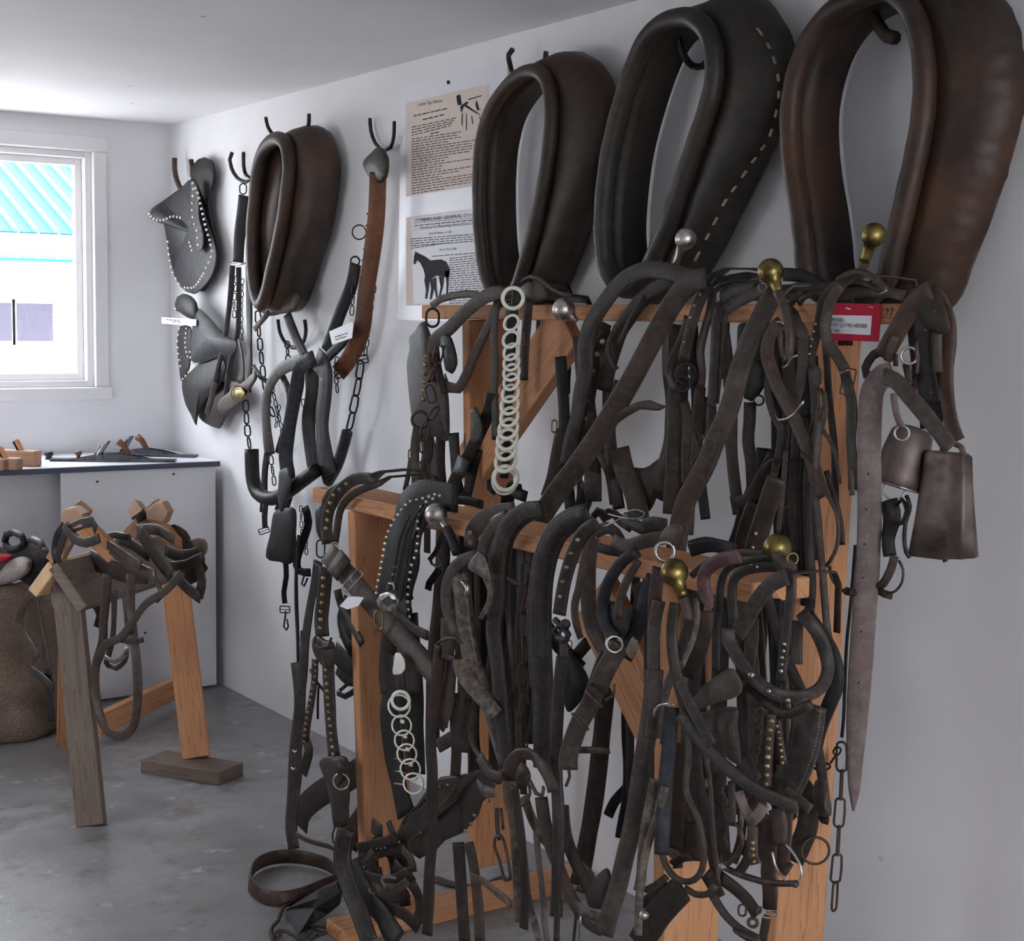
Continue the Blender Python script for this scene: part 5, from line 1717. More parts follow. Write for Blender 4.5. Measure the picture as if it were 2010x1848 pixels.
tb(t, 'H', '1150,400 1180,480 1240,520 1280,510', 12, L0+0.06, 'iron', 'staple')
t = thing('five_stud_strap', 'vertical dark strap with five nickel studs below the right end of the lower board', 'strap')
st(t, 'H', '1240,500 1245,680 1220,850 1195,1050 1175,1250 1160,1400', 82, L0+0.06, 'ds', over=0.0)
studs(t, 'H', '1190,1085 1182,1135 1172,1190 1168,1245 1163,1300', 5, 19, L0+0.068, 'nick', 0.006)
t = thing('padded_noseband', 'black padded noseband with four nickel studs curving below the lower board', 'noseband')
st(t, 'H', '740,960 740,1060 800,1170 880,1290 980,1400 1100,1480 1230,1515,-.03 1380,1500,-.07 1490,1430,-.10 1540,1300,-.13 1520,1150,-.13 1450,990,-.11 1370,890,-.10 1330,840,-.10', 112, L0+0.13, 'ds', th=0.012, yaw=0)
studs(t, 'H', '925,1330', 1, 28, L0+0.145, 'nick', 0.008)
for x, y, dd in ((1065, 1460, 0), (1220, 1535, -.03), (1360, 1535, -.06)):
    studs(t, 'H', '%d,%d' % (x, y), 1, 22, L0+0.148+dd, 'nick', 0.008)
st(t, 'H', '860,1400 960,1480 1060,1570 1180,1650 1290,1630 1400,1570', 84, L0+0.115, 'dk', th=0.008)
st(t, 'H', '1380,860 1480,1000 1570,1150 1610,1300 1600,1450 1540,1600 1480,1750 1440,1900', 120, L0-0.02, 'blk', th=0.010)
st(t, 'K', '1400,-60 1370,150 1330,330 1270,480 1210,600', 250, L0+0.0, 'ds', th=0.010)
st(t, 'H', '930,880 930,1050 900,1250', 105, L0+0.03, 'gr')
st(t, 'H', '1295,900 1290,1100 1290,1250', 92, L0+0.02, 'gr')
t = thing('leather_blinder', 'dusty brown square blinder standing out beside the padded noseband', 'blinder')
plate(t, 'H', '415,1600 480,1500 560,1410 740,1290 800,1320 840,1390 850,1460 790,1520 640,1560 500,1615', L0+0.15, 'gr', 0.006, 0.012, 'blinder')
plate(t, 'K', '440,60 560,0 800,-30 810,120 835,300 830,420 760,400 640,290 520,150', L0+0.12, 'gr', 0.006, 0.02, 'blinder')
t = thing('hanging_reins', 'bundle of long grey reins looping at the bottom below the pear brass ball', 'reins')
st(t, 'H', '310,760 285,950 290,1150 330,1380 400,1600 500,1848', 96, L0+0.16, 'dk', th=0.005)
st(t, 'H', '280,1600 265,1750 250,1900', 130, L0+0.165, 'blg', th=0.006, yaw=0)
st(t, 'K', '275,-30 265,200 245,420 230,620 215,820 205,1000 200,1150', 122, L0+0.165, 'blg', th=0.006, yaw=0)
st(t, 'K', '190,1000 200,1120 240,1250 320,1345 420,1370 500,1320 540,1200 530,1020 490,850 440,740 400,640 400,500 420,350 400,150', 56, L0+0.15, 'gr', th=0.005)
st(t, 'K', '230,600 180,800 110,1000 60,1200 20,1500 10,1800', 66, L0+0.17, 'gt')
st(t, 'K', '540,300 580,500 600,700 610,950 640,1200 660,1400', 40, L0+0.13, 'gr')
st(t, 'K', '520,100 480,300 500,550 540,750 590,950 610,1150 640,1300', 90, L0+0.12, 'dk')
st(t, 'H', '470,720 490,850 460,1030 400,1180 360,1270', 44, L0+0.14, 'gt')
st(t, 'H', '440,760 430,900 370,1080 330,1250', 80, L0+0.12, 'ds')
st(t, 'H', '560,820 540,1000 480,1200 400,1350', 130, L0+0.10, 'dk')
st(t, 'H', '300,1300 240,1450 200,1650 190,1848', 80, L0+0.11, 'gt')
tb(t, 'H', '140,1670 145,1620 180,1585 240,1570 305,1575', 12, L0+0.19, 'nick', 'half_ring')
t = thing('crossing_strap', 'dark strap crossing diagonally from the stitched straps down to the right', 'strap')
st(t, 'H', '340,1380 420,1560 520,1750 600,1900', 96, L0+0.185, 'ds')
st(t, 'K', '350,20 470,180 620,350 760,480 880,570 1010,650 1140,710 1290,770', 112, L0+0.185, 'ds', th=0.006)
st(t, 'K', '1200,640 1290,700 1400,790', 90, L0+0.16, 'gr')
t = thing('curb_chain', 'short rusty curb chain hanging under the padded noseband', 'chain')
chain(t, 'K', '1000,-40 985,60 965,150 985,240 955,310 945,430', 105, 84, L0+0.13, 'iron', wire=0.2)
t = thing('beaded_straps', 'narrow straps lined with small brass studs under the padded noseband', 'straps')
st(t, 'K', '1090,20 1072,200 1058,400 1045,600', 74, L0+0.14, 'dk')
studs(t, 'K', '1090,70 1078,150 1068,220 1062,290 1058,360 1052,430 1048,500 1042,575', 8, 22, L0+0.148, 'bstud', 0.006)
st(t, 'K', '1130,60 1150,200 1170,320 1185,430', 60, L0+0.12, 'dk')
studs(t, 'K', '1130,110 1140,160 1150,210 1160,265 1165,310 1170,360 1175,405', 7, 15, L0+0.128, 'bstud', 0.005)
st(t, 'K', '935,920 930,1050 935,1160 960,1230', 88, L0+0.14, 'gr')
studs(t, 'K', '935,1050 935,1100 938,1150 942,1200', 4, 20, L0+0.148, 'bstud', 0.005)
st(t, 'K', '820,640 860,760 930,880', 80, L0+0.16, 'gp', th=0.006)
st(t, 'K', '1025,750 980,830 920,890', 84, L0+0.165, 'gp', th=0.006)
t = thing('bar_bit', 'rusty bar bit with curved shank and rings hanging low at the right', 'bit')
tb(t, 'K', '690,1245 800,1300 930,1345 1080,1380 1280,1385', 27, L0+0.17, 'iron', 'mouthpiece', k=10)
tb(t, 'K', '805,895 845,980 845,1070 800,1160 730,1230 690,1245', 20, L0+0.17, 'iron', 'shank')
tb(t, 'K', '1205,1070 1270,1150 1320,1250 1325,1330 1280,1400', 11, L0+0.17, 'nick', 'cheek_ring')
tb(t, 'K', '1095,1130 1110,1220 1150,1300 1210,1365', 11, L0+0.17, 'nick', 'cheek_ring')
knob(t, 'K', (668, 1240), (720, 1255), 32, L0+0.185, 'nick', 'ball_end', pear=False)
knob(t, 'K', (1300, 1400), (1255, 1375), 32, L0+0.185, 'iron', 'ball_end', pear=False)
t = thing('bit_ring', 'large thin iron ring in front of the right rear post', 'ring')
rg(t, 'K', 1440, 1120, 112, 11, L0-0.10, 'iron', yaw=10)
tb(t, 'K', '1400,900 1395,980 1420,1030', 14, L0-0.10, 'iron', 'link')
t = thing('folded_cuff', 'stiff folded dark leather cuff hanging against the right rear post', 'leather cuff')
plate(t, 'K', '1440,570 1490,545 1540,570 1560,700 1570,830 1480,845 1420,700', L0-0.08, 'gr', 0.012, 0.03, 'cuff')
plate(t, 'K', '1460,850 1550,845 1540,910 1480,890', L0-0.08, 'dk', 0.008, 0.006, 'tab')
st(t, 'K', '1300,560 1380,700 1380,900 1330,1050 1260,1200', 170, L0-0.09, 'dk')
st(t, 'O', '1502,1148,.09 1530,1260,.09 1590,1400,.04 1617,1545', 20, L0-0.09, 'dk', over=0.1)
t = thing('hanging_buckle_strap', 'dark strap ending in a roller buckle at the bottom right', 'strap')
st(t, 'K', '1060,830 1070,1050 1060,1300 1075,1450 1070,1600', 118, L0+0.10, 'dk')
st(t, 'K', '1120,780 1150,900 1150,1080', 130, L0+0.11, 'dk')
buckle(t, 'K', 1075, 1620, 110, 60, 0, L0+0.11, 'nick', 0.09)
st(t, 'K', '1050,1640 1030,1750 1010,1860', 70, L0+0.09, 'dk')
st(t, 'K', '1200,800 1190,1000 1170,1200 1230,1280', 120, L0+0.08, 'br')
t = thing('bottom_tangle', 'tangle of dark straps and rusty links at the bottom of the right lower post', 'straps')
for s, w, dd, m_ in (('680,1340 800,1430 900,1530 970,1640', 110, .86, 'dk'), ('600,1460 700,1620 820,1740 980,1830', 72, .88, 'gr'), ('560,1300 620,1400 660,1500', 130, .87, 'dk'), ('390,1420 470,1470 570,1470 640,1400', 60, .89, 'gr'),
                     ('370,1420 290,1500 180,1620 90,1760 20,1880', 200, .87, 'dk'), ('60,1440 150,1400 240,1330', 60, .88, 'gr'), ('20,1560 130,1480 250,1400', 70, .86, 'dk'), ('290,1230 360,1180 440,1170', 80, .84, 'dk'),
                     ('620,440 690,520 660,640 720,760', 90, .80, 'dk'), ('640,600 700,760 760,900', 60, .80, 'br'), ('760,560 770,740 770,920', 56, .86, 'gr'), ('840,640 850,800 830,1000', 40, .84, 'gt'),
                     ('680,950 700,1100 760,1200', 80, .82, 'dk'), ('840,380 900,460 960,560', 130, .80, 'dk'), ('460,120 470,400 500,600', 100, .82, 'dk'), ('340,250 340,600 330,900 310,1100', 120, .80, 'dk'),
                     ('560,650 560,900 590,1150', 120, .79, 'dk'), ('400,900 440,1050 450,1200', 160, .78, 'dk'), ('260,1100 330,1190 330,1260', 90, .80, 'gr'), ('640,1050 660,1200 660,1400', 70, .81, 'dk')):
    st(t, 'K', s, w, dd, m_)
rg(t, 'K', 850, 1600, 30, 10, 0.89, 'iron', el=1.6)
rg(t, 'K', 935, 1700, 36, 14, 0.89, 'iron')
rg(t, 'K', 985, 1600, 26, 10, 0.89, 'iron', yaw=50)
studs(t, 'K', '60,1630', 1, 40, 0.95, 'nick', 0.006, 'boss')
plate(t, 'K', '770,1760 900,1790 1000,1848 960,1870 860,1830', 0.89, 'br', 0.006, 0.006, 'strap_end')
# straps that hang from the lower board behind the front ones
t = thing('rear_traces', 'long dark traces hanging close to the wall behind the lower tier middle', 'straps')
st(t, 'J', '960,100 930,350 905,620 870,950 835,1200 800,1400 760,1620 720,1800', 150, 0.62, 'dk', th=0.006)
st(t, 'J', '1110,330 1112,600 1125,850 1115,1100 1080,1300 1060,1420', 92, 0.58, 'blk')
st(t, 'J', '1190,930 1090,1040 1010,1130 960,1240', 84, 0.57, 'blk')
st(t, 'J', '1340,950 1310,1100 1270,1300 1240,1500 1225,1750 1200,1848', 86, 0.90, 'gt')
st(t, 'G', '420,1300 560,1500 740,1700', 130, 0.60, 'dk')
st(t, 'G', '800,1480 680,1620 560,1740', 100, 0.60, 'dk')
plate(t, 'G', '620,1560 700,1620 790,1750 800,1860 750,1950 640,2050 600,1900', 0.62, 'blk', 0.006, 0.02, 'blinder')
t = thing('knotted_straps', 'knot of dusty brown straps hanging low in the middle of the rack', 'straps')
st(t, 'J', '150,930 180,820 250,745 330,740 420,830 490,950 520,1040', 110, L0+0.17, 'br', th=0.006)
plate(t, 'J', '180,870 260,810 330,900 320,1000 240,980', L0+0.14, 'br', 0.006, 0.01, 'fold')
st(t, 'J', '330,960 380,1060 430,1080 440,1010', 30, L0+0.18, 'br', th=0.005)
st(t, 'J', '160,960 170,1100 210,1300 235,1550 250,1848 260,2100', 118, L0+0.15, 'gt')
st(t, 'J', '200,1000 240,1250 270,1500 290,1848 280,2150', 80, L0+0.16, 'dk')
st(t, 'J', '420,1090 450,1300 510,1520 600,1750 690,1950 800,2100 900,2160', 110, L0+0.14, 'br')
st(t, 'J', '600,1150 620,1400 690,1600 790,1800 850,1950', 110, L0+0.12, 'dk')
st(t, 'J', '280,1080 340,1250 420,1400 500,1480', 90, L0+0.12, 'gt')
tb(t, 'J', '310,950 330,1060 290,1150 250,1160', 12, L0+0.18, 'iron', 'ring_wire')
st(t, 'J', '380,1380 400,1600 430,1848 450,2100 470,2250', 56, L0+0.13, 'gp')
st(t, 'J', '-80,760 0,900 80,940 130,900', 90, L0+0.13, 'br')
plate(t, 'J', '-100,950 -40,1000 30,1020 60,1090 0,1100 -60,1060', L0+0.15, 'gt', 0.006, 0.006, 'torn_end')
st(t, 'M', '930,900 960,1100 1040,1399', 60, L0+0.12, 'gt')
st(t, 'M', '1190,450 1190,700 1185,1000 1175,1399', 50, L0+0.17, 'dk')
st(t, 'M', '1210,1010 1300,1100 1420,1180 1540,1230 1600,1290', 90, L0+0.14, 'gt')
plate(t, 'M', '1410,1080 1450,950 1500,880 1570,830 1605,890 1592,1000 1565,1140 1430,1130', L0+0.15, 'dk', 0.006, 0.01, 'pointed_flap')
st(t, 'M', '1320,800 1420,900 1390,1020', 150, 0.66, 'gr')
t = thing('harness_snaps', 'two rusty iron hook links hanging beside the knotted brown straps', 'links')
tb(t, 'M', '700,350 705,450 715,560 730,600', 18, L0+0.16, 'iron', 'link')
tb(t, 'M', '735,350 745,450 755,520', 14, L0+0.16, 'iron', 'link')
tb(t, 'M', '690,590 685,650 720,750 755,880 770,920 810,910 800,800 770,650 740,570 700,575', 13, L0+0.17, 'iron', 'snap_hook')
st(t, 'M', '500,890 600,930 700,1010 820,1110', 70, 0.80, 'gt')
st(t, 'M', '400,620 415,850 430,1100 450,1399', 96, 0.80, 'dk')
st(t, 'M', '480,620 520,800 545,1000 565,1200 570,1399', 84, 0.79, 'gr')
tb(t, 'M', '1330,1180 1320,1300 1310,1399', 12, 0.88, 'irk', 'rod')
tb(t, 'M', '1370,1200 1360,1300 1365,1399', 12, 0.88, 'nick', 'rod')
# filler leather hanging in the dense middle of the lower tier, one bundle with single straps
t = thing('strap_mass', 'dense dark mass of old straps hanging behind the front of the lower tier', 'straps')
rnd = random.Random(11)
for i in range(64):
    x = rnd.choice([rnd.uniform(985, 1060), rnd.uniform(1210, 1560), rnd.uniform(1330, 1560), rnd.uniform(860, 980)])
    y0 = 985+(x-690)*0.215+12
    y1 = y0+rnd.uniform(260, 560)
    y1 = min(y1, 1700 if x > 1300 else 1560)
    if x > 1300:
        y1 = max(y1, 1500)
    if 1060 < x < 1230:
        continue
    dx = rnd.uniform(-30, 20)
    s = '%d,%d %d,%d %d,%d %d,%d' % (x, y0, x+dx*0.4+rnd.uniform(-8, 8), y0+(y1-y0)*0.33, x+dx*0.8+rnd.uniform(-12, 12), y0+(y1-y0)*0.66, x+dx, y1)
    st(t, 'O', s, rnd.uniform(14, 34), rnd.uniform(0.56, 0.70), rnd.choice(['dk', 'blk', 'dk', 'gr', 'ds']), over=0.0)
t = thing('upper_strap_mass', 'dark straps and cheek pieces hanging behind the front of the upper tier', 'straps')
for (x, y0, x2, y1, w) in ((1140, 660, 1165, 985, 34), (1185, 640, 1215, 1000, 26), (1330, 640, 1320, 1010, 40), (1360, 640, 1385, 1020, 20), (1420, 650, 1450, 1010, 24), (1500, 880, 1490, 1110, 30),
                           (1525, 640, 1540, 1130, 34), (1550, 640, 1560, 1160, 30), (1575, 660, 1585, 1190, 28), (1595, 700, 1600, 1100, 20), (1480, 960, 1440, 1080, 30), (1100, 700, 1120, 1000, 24), (1215, 880, 1255, 1020, 40),
                           (1150, 900, 1140, 1010, 30), (1375, 760, 1350, 1050, 22), (1620, 660, 1640, 1000, 14), (890, 850, 905, 980, 22), (835, 850, 830, 965, 24)):
    st(t, 'O', '%d,%d %d,%d %d,%d %d,%d' % (x, y0, x*.66+x2*.34+rnd.uniform(-6, 6), y0*.66+y1*.34, x*.34+x2*.66+rnd.uniform(-6, 6), y0*.34+y1*.66, x2, y1), w, rnd.uniform(0.375, 0.39), rnd.choice(['dk', 'blk', 'gr']))
plate(t, 'G', '1050,80 1100,65 1250,80 1330,30 1400,0 1380,200 1300,420 1150,430 1100,250', 0.36, 'dk', 0.006, 0.01, 'skirt')
for i in range(16):
    x, y = rnd.uniform(1330, 1560), rnd.uniform(1480, 1640)
    dx, dy = rnd.uniform(-60, 60), rnd.uniform(40, 110)
    st(t, 'O', '%d,%d %d,%d %d,%d' % (x, y, x+dx*0.3, y+dy*0.6, x+dx, y+dy), rnd.uniform(16, 34), rnd.uniform(0.60, 0.74), rnd.choice(['dk', 'blk', 'br', 'dk']))
for i in range(10):
    x, y = rnd.uniform(700, 800), rnd.uniform(1650, 1760)
    dx, dy = rnd.uniform(-40, 50), rnd.uniform(30, 90)
    st(t, 'O', '%d,%d %d,%d %d,%d' % (x, y, x+dx*0.3+10, y+dy*0.5, x+dx, y+dy), rnd.uniform(18, 34), rnd.uniform(0.70, 0.78), rnd.choice(['dk', 'blk']))
# striped housing piece
t = thing('striped_housing', 'black striped and studded leather housing slanting in front of the left post foot', 'harness pad')
plate(t, 'I', '890,1400 950,1260 1060,1150 1120,1060 1245,935 1470,905 1600,860 1710,985 1640,1085 1590,1130 1555,1240 1440,1375 1290,1440 1225,1510 1080,1590 960,1500', L0+0.04, 'dk', 0.008, 0.003, 'pad', smooth=False)
for k_ in range(8):
    x0, y0 = 930+k_*32, 1420-k_*45+(20 if k_ > 5 else 0)
    x1, y1 = x0+420-k_*12, y0-330+k_*6
    if k_ > 0:
        tb(t, 'I', '%d,%d %d,%d %d,%d' % (x0+60, y0+70, (x0+x1)/2+40, (y0+y1)/2+50, x1+20, y1+50), 6, L0+0.056, 'gr', 'piping')
studs(t, 'I', '955,1290 985,1230 1030,1190 1080,1160 1125,1110', 9, 14, L0+0.054, 'irk', 0.006)
studs(t, 'I', '1255,1000 1315,985', 2, 16, L0+0.054, 'bstud', 0.006)
studs(t, 'I', '1530,1230 1500,1300 1455,1355', 3, 16, L0+0.054, 'bstud', 0.006)
studs(t, 'I', '1645,1115', 1, 16, L0+0.054, 'bstud', 0.006)
studs(t, 'I', '1100,1370', 1, 14, L0+0.054, 'bstud', 0.006)
t = thing('standing_strap', 'long plain brown strap hanging in front of the striped housing', 'strap')
st(t, 'I', '1245,-30 1215,200 1190,420 1170,620 1185,900 1180,1150 1185,1400 1165,1650 1155,1900 1145,2200', 98, L0+0.10, 'dk', th=0.006)
# low things by the foot of the left post
t = thing('curved_trace', 'broad dark trace curving from the left post foot down to the bottom edge', 'strap')
st(t, 'I', '640,850 500,940 350,1020 220,1110 140,1200 110,1320', 185, 0.62, 'dk', th=0.006)
st(t, 'L', '1060,690 1030,850 1020,1010 1060,1180 1130,1380 1200,1560 1300,1848', 195, 0.84, 'ds', th=0.008)
st(t, 'L', '1270,480 1180,600 1120,720 1100,880', 190, 0.70, 'dk')
t = thing('floor_loop', 'closed leather collar strap lying as a loop on the concrete floor', 'strap')
q = crom(parse('L', '55,1230 90,1090 200,1010 360,970 560,970 760,1010 900,1070 985,1170 940,1230 800,1290 600,1370 400,1410 220,1390 110,1320'), 6.0, True)
P = [onZ(a, b, 0.026) for a, b, c, m_ in q]
C_ = sum(P, Vector())/len(P)
ribbon(t, P, [((p-C_).normalized()+Vector((0, 0, 0.12))).normalized() for p in P], [0.044]*len(P), 0.006, MT['br'], 'strap', True)
st(t, 'L', '530,730 640,790 760,830 880,860 960,900', 60, 0.75, 'br')
t = thing('blunt_sheath', 'square-ended black leather sheath lying across the foot of the left post', 'leather sheath')
plate(t, 'L', '425,1530 600,1420 800,1300 975,1225 1010,1330 990,1470 880,1560 720,1670 560,1790 490,1670', 0.80, 'blk', 0.012, 0.004, 'sheath', smooth=False)
t = thing('rusty_linkage', 'rusty bent iron rod links lying at the bottom left of the rack', 'bit')
tb(t, 'L', '470,1450 400,1500 375,1570 350,1640 290,1700 270,1760 310,1848', 22, 0.84, 'iron', 'rod')
tb(t, 'L', '310,1770 360,1740 440,1745 520,1790 600,1860', 22, 0.84, 'iron', 'rod')
rg(t, 'L', 345, 1780, 34, 16, 0.85, 'iron', yaw=30)
t = thing('post_foot_tangle', 'tangle of black straps with a pale metal loop around the left post foot', 'straps')
for s, w, dd, m_ in (('1180,880 1350,840 1500,800 1580,760', 110, .80, 'dk'), ('1330,640 1400,700 1380,790', 150, .77, 'gr'), ('1500,600 1530,700 1600,800', 80, .78, 'dk'), ('1200,980 1330,950 1480,900 1680,880', 100, .78, 'dk'),
                     ('1250,1150 1400,1200 1550,1200 1720,1120', 90, .82, 'dk'), ('1130,1000 1200,1200 1330,1400 1500,1520', 180, .78, 'blk'), ('1350,950 1330,1100 1400,1300 1550,1400 1700,1350', 110, .80, 'dk'), ('1650,900 1740,1000 1760,1130', 90, .80, 'br'),
                     ('1280,1430 1420,1560 1500,1700 1600,1848', 240, .80, 'blk'), ('1480,1480 1650,1560 1800,1700', 150, .78, 'dk'), ('1450,1280 1600,1300 1700,1220', 80, .84, 'gr'), ('1700,1200 1800,1350 1830,1550 1760,1700', 120, .80, 'dk'),
                     ('1230,1040 1290,980 1340,900', 60, .83, 'gr'), ('1560,1050 1640,1130 1740,1160', 120, .76, 'br')):
    st(t, 'L', s, w, dd, m_)
studs(t, 'L', '1340,885 1400,880 1470,870', 4, 12, 0.815, 'bstud', 0.005)
tb(t, 'L', '1470,1290 1430,1220 1440,1190 1500,1180 1570,1190', 15, 0.87, 'gp', 'metal_loop')
tb(t, 'L', '1300,1290 1310,1340 1360,1360', 11, 0.86, 'brass', 'wire')
for s, w in (('650,1710 750,1690 840,1700', 40), ('640,1800 720,1720 800,1760 720,1820', 34), ('680,1848 760,1790 850,1760', 40)):
    st(t, 'L', s, w, 0.86, 'dk')
t = thing('floor_strap', 'flat dark strap lying on the concrete floor near the wall behind the rack', 'strap')
q = crom(parse('M', '205,900 300,935 400,960 520,970 640,950 760,900'), 8.0)
P = [onZ(a, b, 0.006) for a, b, c, m_ in q]
ribbon(t, P, [Vector((0, 0, 1))]*len(P), [0.035]*len(P), 0.005, MT['dk'])
# ---------------------------------------------------------------- sawhorse with a pack saddle
saw = thing('sawhorse', 'weathered wooden sawhorse with an inverted V top standing on the floor by the table', 'sawhorse')
A = Vector((-1.105, -1.915, 0.795))
B = Vector((-0.545, -1.43, 0.795))
dr = (B-A).normalized()
sd = Vector((dr.y, -dr.x, 0))
# inverted V cap: two boards meeting at the ridge
A2 = A-dr*0.045
for s, w_, m_ in ((1, 0.165, 'wgrey'), (-1, 0.115, 'wpale')):
    dn = (sd*s*0.62-UP*0.78).normalized()
    c0 = dn*(w_/2)
    box('cap_board', (A2+B)/2+c0, (B-A2)/2, dn*w_/2, (B-A).normalized().cross(dn)*0.019, MT[m_], saw)


def legp(px, py, z=0.0):
    return onZ(px, py, z)


fl_ = legp(180, 1620)
bl_ = legp(386, 1488, 0.045)
beam('leg', A+dr*0.05+Vector((-0.01, 0.0, -0.03)), fl_, 0.085, (0.85, -0.55, 0), 0.045, MT['wgrey'], saw)
top2 = B+Vector((-0.02, -0.02, -0.07))
beam('leg', top2, bl_, 0.095, (1, -0.5, 0), 0.04, MT['wood'], saw)
f1, f2, f3 = onZ(275, 1492, 0.045), onZ(430, 1517, 0.045), onZ(478, 1497, 0.045)
box('foot_block', (f1+f3)/2-UP*0.0225, (f2-f1)/2, (f3-f2)/2, (0, 0, 0.0225), MT['wgrey'], saw)
r0 = onX(195, 1412, 0.86)
a_, b_ = legp(190, 1425, 0.085), legp(345, 1350, 0.085)
beam('stretcher', a_, b_, 0.085, (0, 0, 1), 0.034, MT['wood'], saw)
beam('leg', A+Vector((0.06, 0.10, -0.1)), legp(128, 1465, 0.0), 0.06, (1, -0.5, 0), 0.034, MT['wood'], saw)

DS = 1.02


def stw(parent, tile, s, w, d, mat, **k):
    return st(parent, tile, s, w, d, mat, **k)


# pack saddle ("sawbuck"): crossed wooden forks, side boards and straps
t = thing('pack_saddle', 'sawbuck pack saddle with crossed wooden forks strapped on the sawhorse', 'pack saddle')


def wpiece(name, tile, p, q, w, d, dq, mat='wdk', th=0.032):
    ox, oy, k = TILES[tile]
    a = onX(ox+p[0]/k, oy+p[1]/k, d)
    b = onX(ox+q[0]/k, oy+q[1]/k, dq)
    W_ = w/k/pxm(a)
    s = (b-a).cross(N0).normalized()
    return beam(name, a, b, W_, s, th, MT[mat], t)


MT['wdk'] = MT['wbeech']
wpiece('fork', 'S', (510, 600), (330, 930), 100, 1.06, 1.10)
wpiece('fork', 'S', (425, 640), (700, 900), 110, 1.10, 0.98, 'wood')
wpiece('fork', 'S', (815, 600), (890, 700), 90, 0.80, 0.80)
wpiece('fork', 'S', (970, 600), (760, 800), 100, 0.82, 0.86)
wpiece('fork', 'S', (930, 700), (1160, 880), 90, 0.84, 0.78, 'wood')
plate(t, 'S', '375,660 400,610 460,600 510,640 520,720 460,740 410,720', 1.12, 'wbeech', 0.03, 0.0, 'fork_head', smooth=False)
plate(t, 'S', '890,620 960,565 990,570 1028,630 1000,700 900,680', 0.86, 'wbeech', 0.03, 0.0, 'fork_head', smooth=False)
for s, w, dd, m_ in (('390,710 440,790 520,820 600,790', 60, 1.14, 'dk'), ('420,740 500,700 560,690 580,740', 60, 1.13, 'dk'), ('400,700 345,780 335,880 350,940', 56, 1.12, 'blk'), ('410,720 380,800 340,930', 50, 1.14, 'dk'),
                     ('550,920 640,960 750,1000 880,1010', 120, 0.98, 'dk'), ('580,800 700,870 800,960 940,1020', 80, 1.00, 'br'), ('650,830 760,900 850,960', 60, 1.02, 'gr'), ('700,790 800,830 900,900', 70, 0.94, 'gr'),
                     ('840,740 900,830 960,920 1040,1020', 90, 0.97, 'dk'), ('830,745 950,740 1050,800', 56, 0.92, 'gr'), ('1040,770 1130,830 1220,860', 70, 0.80, 'dk'), ('1000,860 1100,900 1220,880', 80, 0.84, 'dk'),
                     ('1040,960 1130,950 1230,900', 60, 0.86, 'dk'), ('1100,1030 1180,1000 1230,930', 100, 0.80, 'dk'), ('1080,1040 1140,1100 1210,1150', 70, 0.84, 'dk'), ('1190,940 1220,1050 1200,1150', 60, 0.82, 'br'),
                     ('810,690 850,660 880,640', 60, 0.86, 'dk'), ('1010,740 1060,730 1120,770 1140,810', 50, 0.80, 'br'), ('620,790 700,770 790,790', 40, 0.96, 'ds')):
    st(t, 'S', s, w, dd, m_)
t['label'] = 'sawbuck pack saddle with crossed wooden forks strapped on the sawhorse'
for s, w, dd, m_ in (('650,1010 640,1150 625,1300 620,1420 580,1560 575,1700 600,1850 650,1960 730,1990 800,1940 830,1800 830,1600 810,1400 790,1200 790,1010', 58, 1.05, 'br'),
                     ('1100,1000 1000,1110 880,1190 800,1300 720,1400 640,1430 600,1520', 50, 1.07, 'gr'), ('700,1400 780,1415 865,1405', 34, 1.06, 'dk'),
                     ('690,1100 690,1250 680,1400 640,1560', 46, 0.99, 'dk'), ('740,1100 760,1250 770,1450 760,1530 700,1580 650,1560', 30, 0.98, 'gr'),
                     ('920,1020 960,1080 980,1140 940,1170', 40, 1.02, 'dk'), ('210,1120 230,1250 270,1450 290,1600', 50, 1.13, 'dk'), ('200,1110 130,1230 120,1340 190,1450 220,1520', 60, 1.11, 'br'),
                     ('190,1590 260,1640 320,1700', 50, 1.13, 'dk'), ('560,1180 600,1240 590,1330', 60, 0.98, 'dk'), ('290,1600 300,1750 310,1900', 60, 1.10, 'blk')):
    st(t, 'S', s, w, dd, m_)
tb(t, 'S', '640,1510 700,1540 760,1490 770,1440', 14, 1.0, 'nick', 'cinch_ring')
plate(t, 'S', '1160,800 1230,800 1250,850 1230,900 1190,870', 0.80, 'burlap', 0.01, 0.01, 'frayed_pad')

# ---------------------------------------------------------------- left edge: sack, saddle
t = thing('burlap_sack', 'slumped burlap sack standing on the floor at the left edge', 'sack')
base = onZ(30, 1440, 0)
rings = []
rr = random.Random(5)
cen = Vector((base.x-0.05, base.y+0.02, 0))
for z, r0 in ((0.0, 0.20), (0.02, 0.225), (0.06, 0.24), (0.10, 0.235), (0.13, 0.222), (0.16, 0.24), (0.20, 0.235), (0.26, 0.222), (0.30, 0.228), (0.36, 0.215), (0.40, 0.222), (0.45, 0.21), (0.50, 0.20), (0.54, 0.19), (0.56, 0.15)):
    ring_ = []
    for j in range(56):
        a = 6.28318*j/56
        ring_.append(cen+Vector((math.cos(a)*r0*(1+0.05*math.sin(3*a+z*9)+0.045*math.sin(9*a+2*math.sin(z*14))+rr.uniform(-.02, .02)), math.sin(a)*r0*0.8*(1+0.04*math.sin(5*a+z*20)+0.05*math.sin(8*a+z*11)), max(z+0.018*math.sin(4*a+1)*(z > 0.05), 0))))
    rings.append(ring_)
sweep('sack_body', rings, MT['burlap'], False, True, None, t)
t = thing('felt_lined_saddle', 'dark saddle part with grey fleece and red felt lying on the burlap sack', 'saddle')


def blob(name, pts, mat, th, dome, dd, tile='S'):
    return plate(t, tile, pts, dd, mat, th, dome, name)


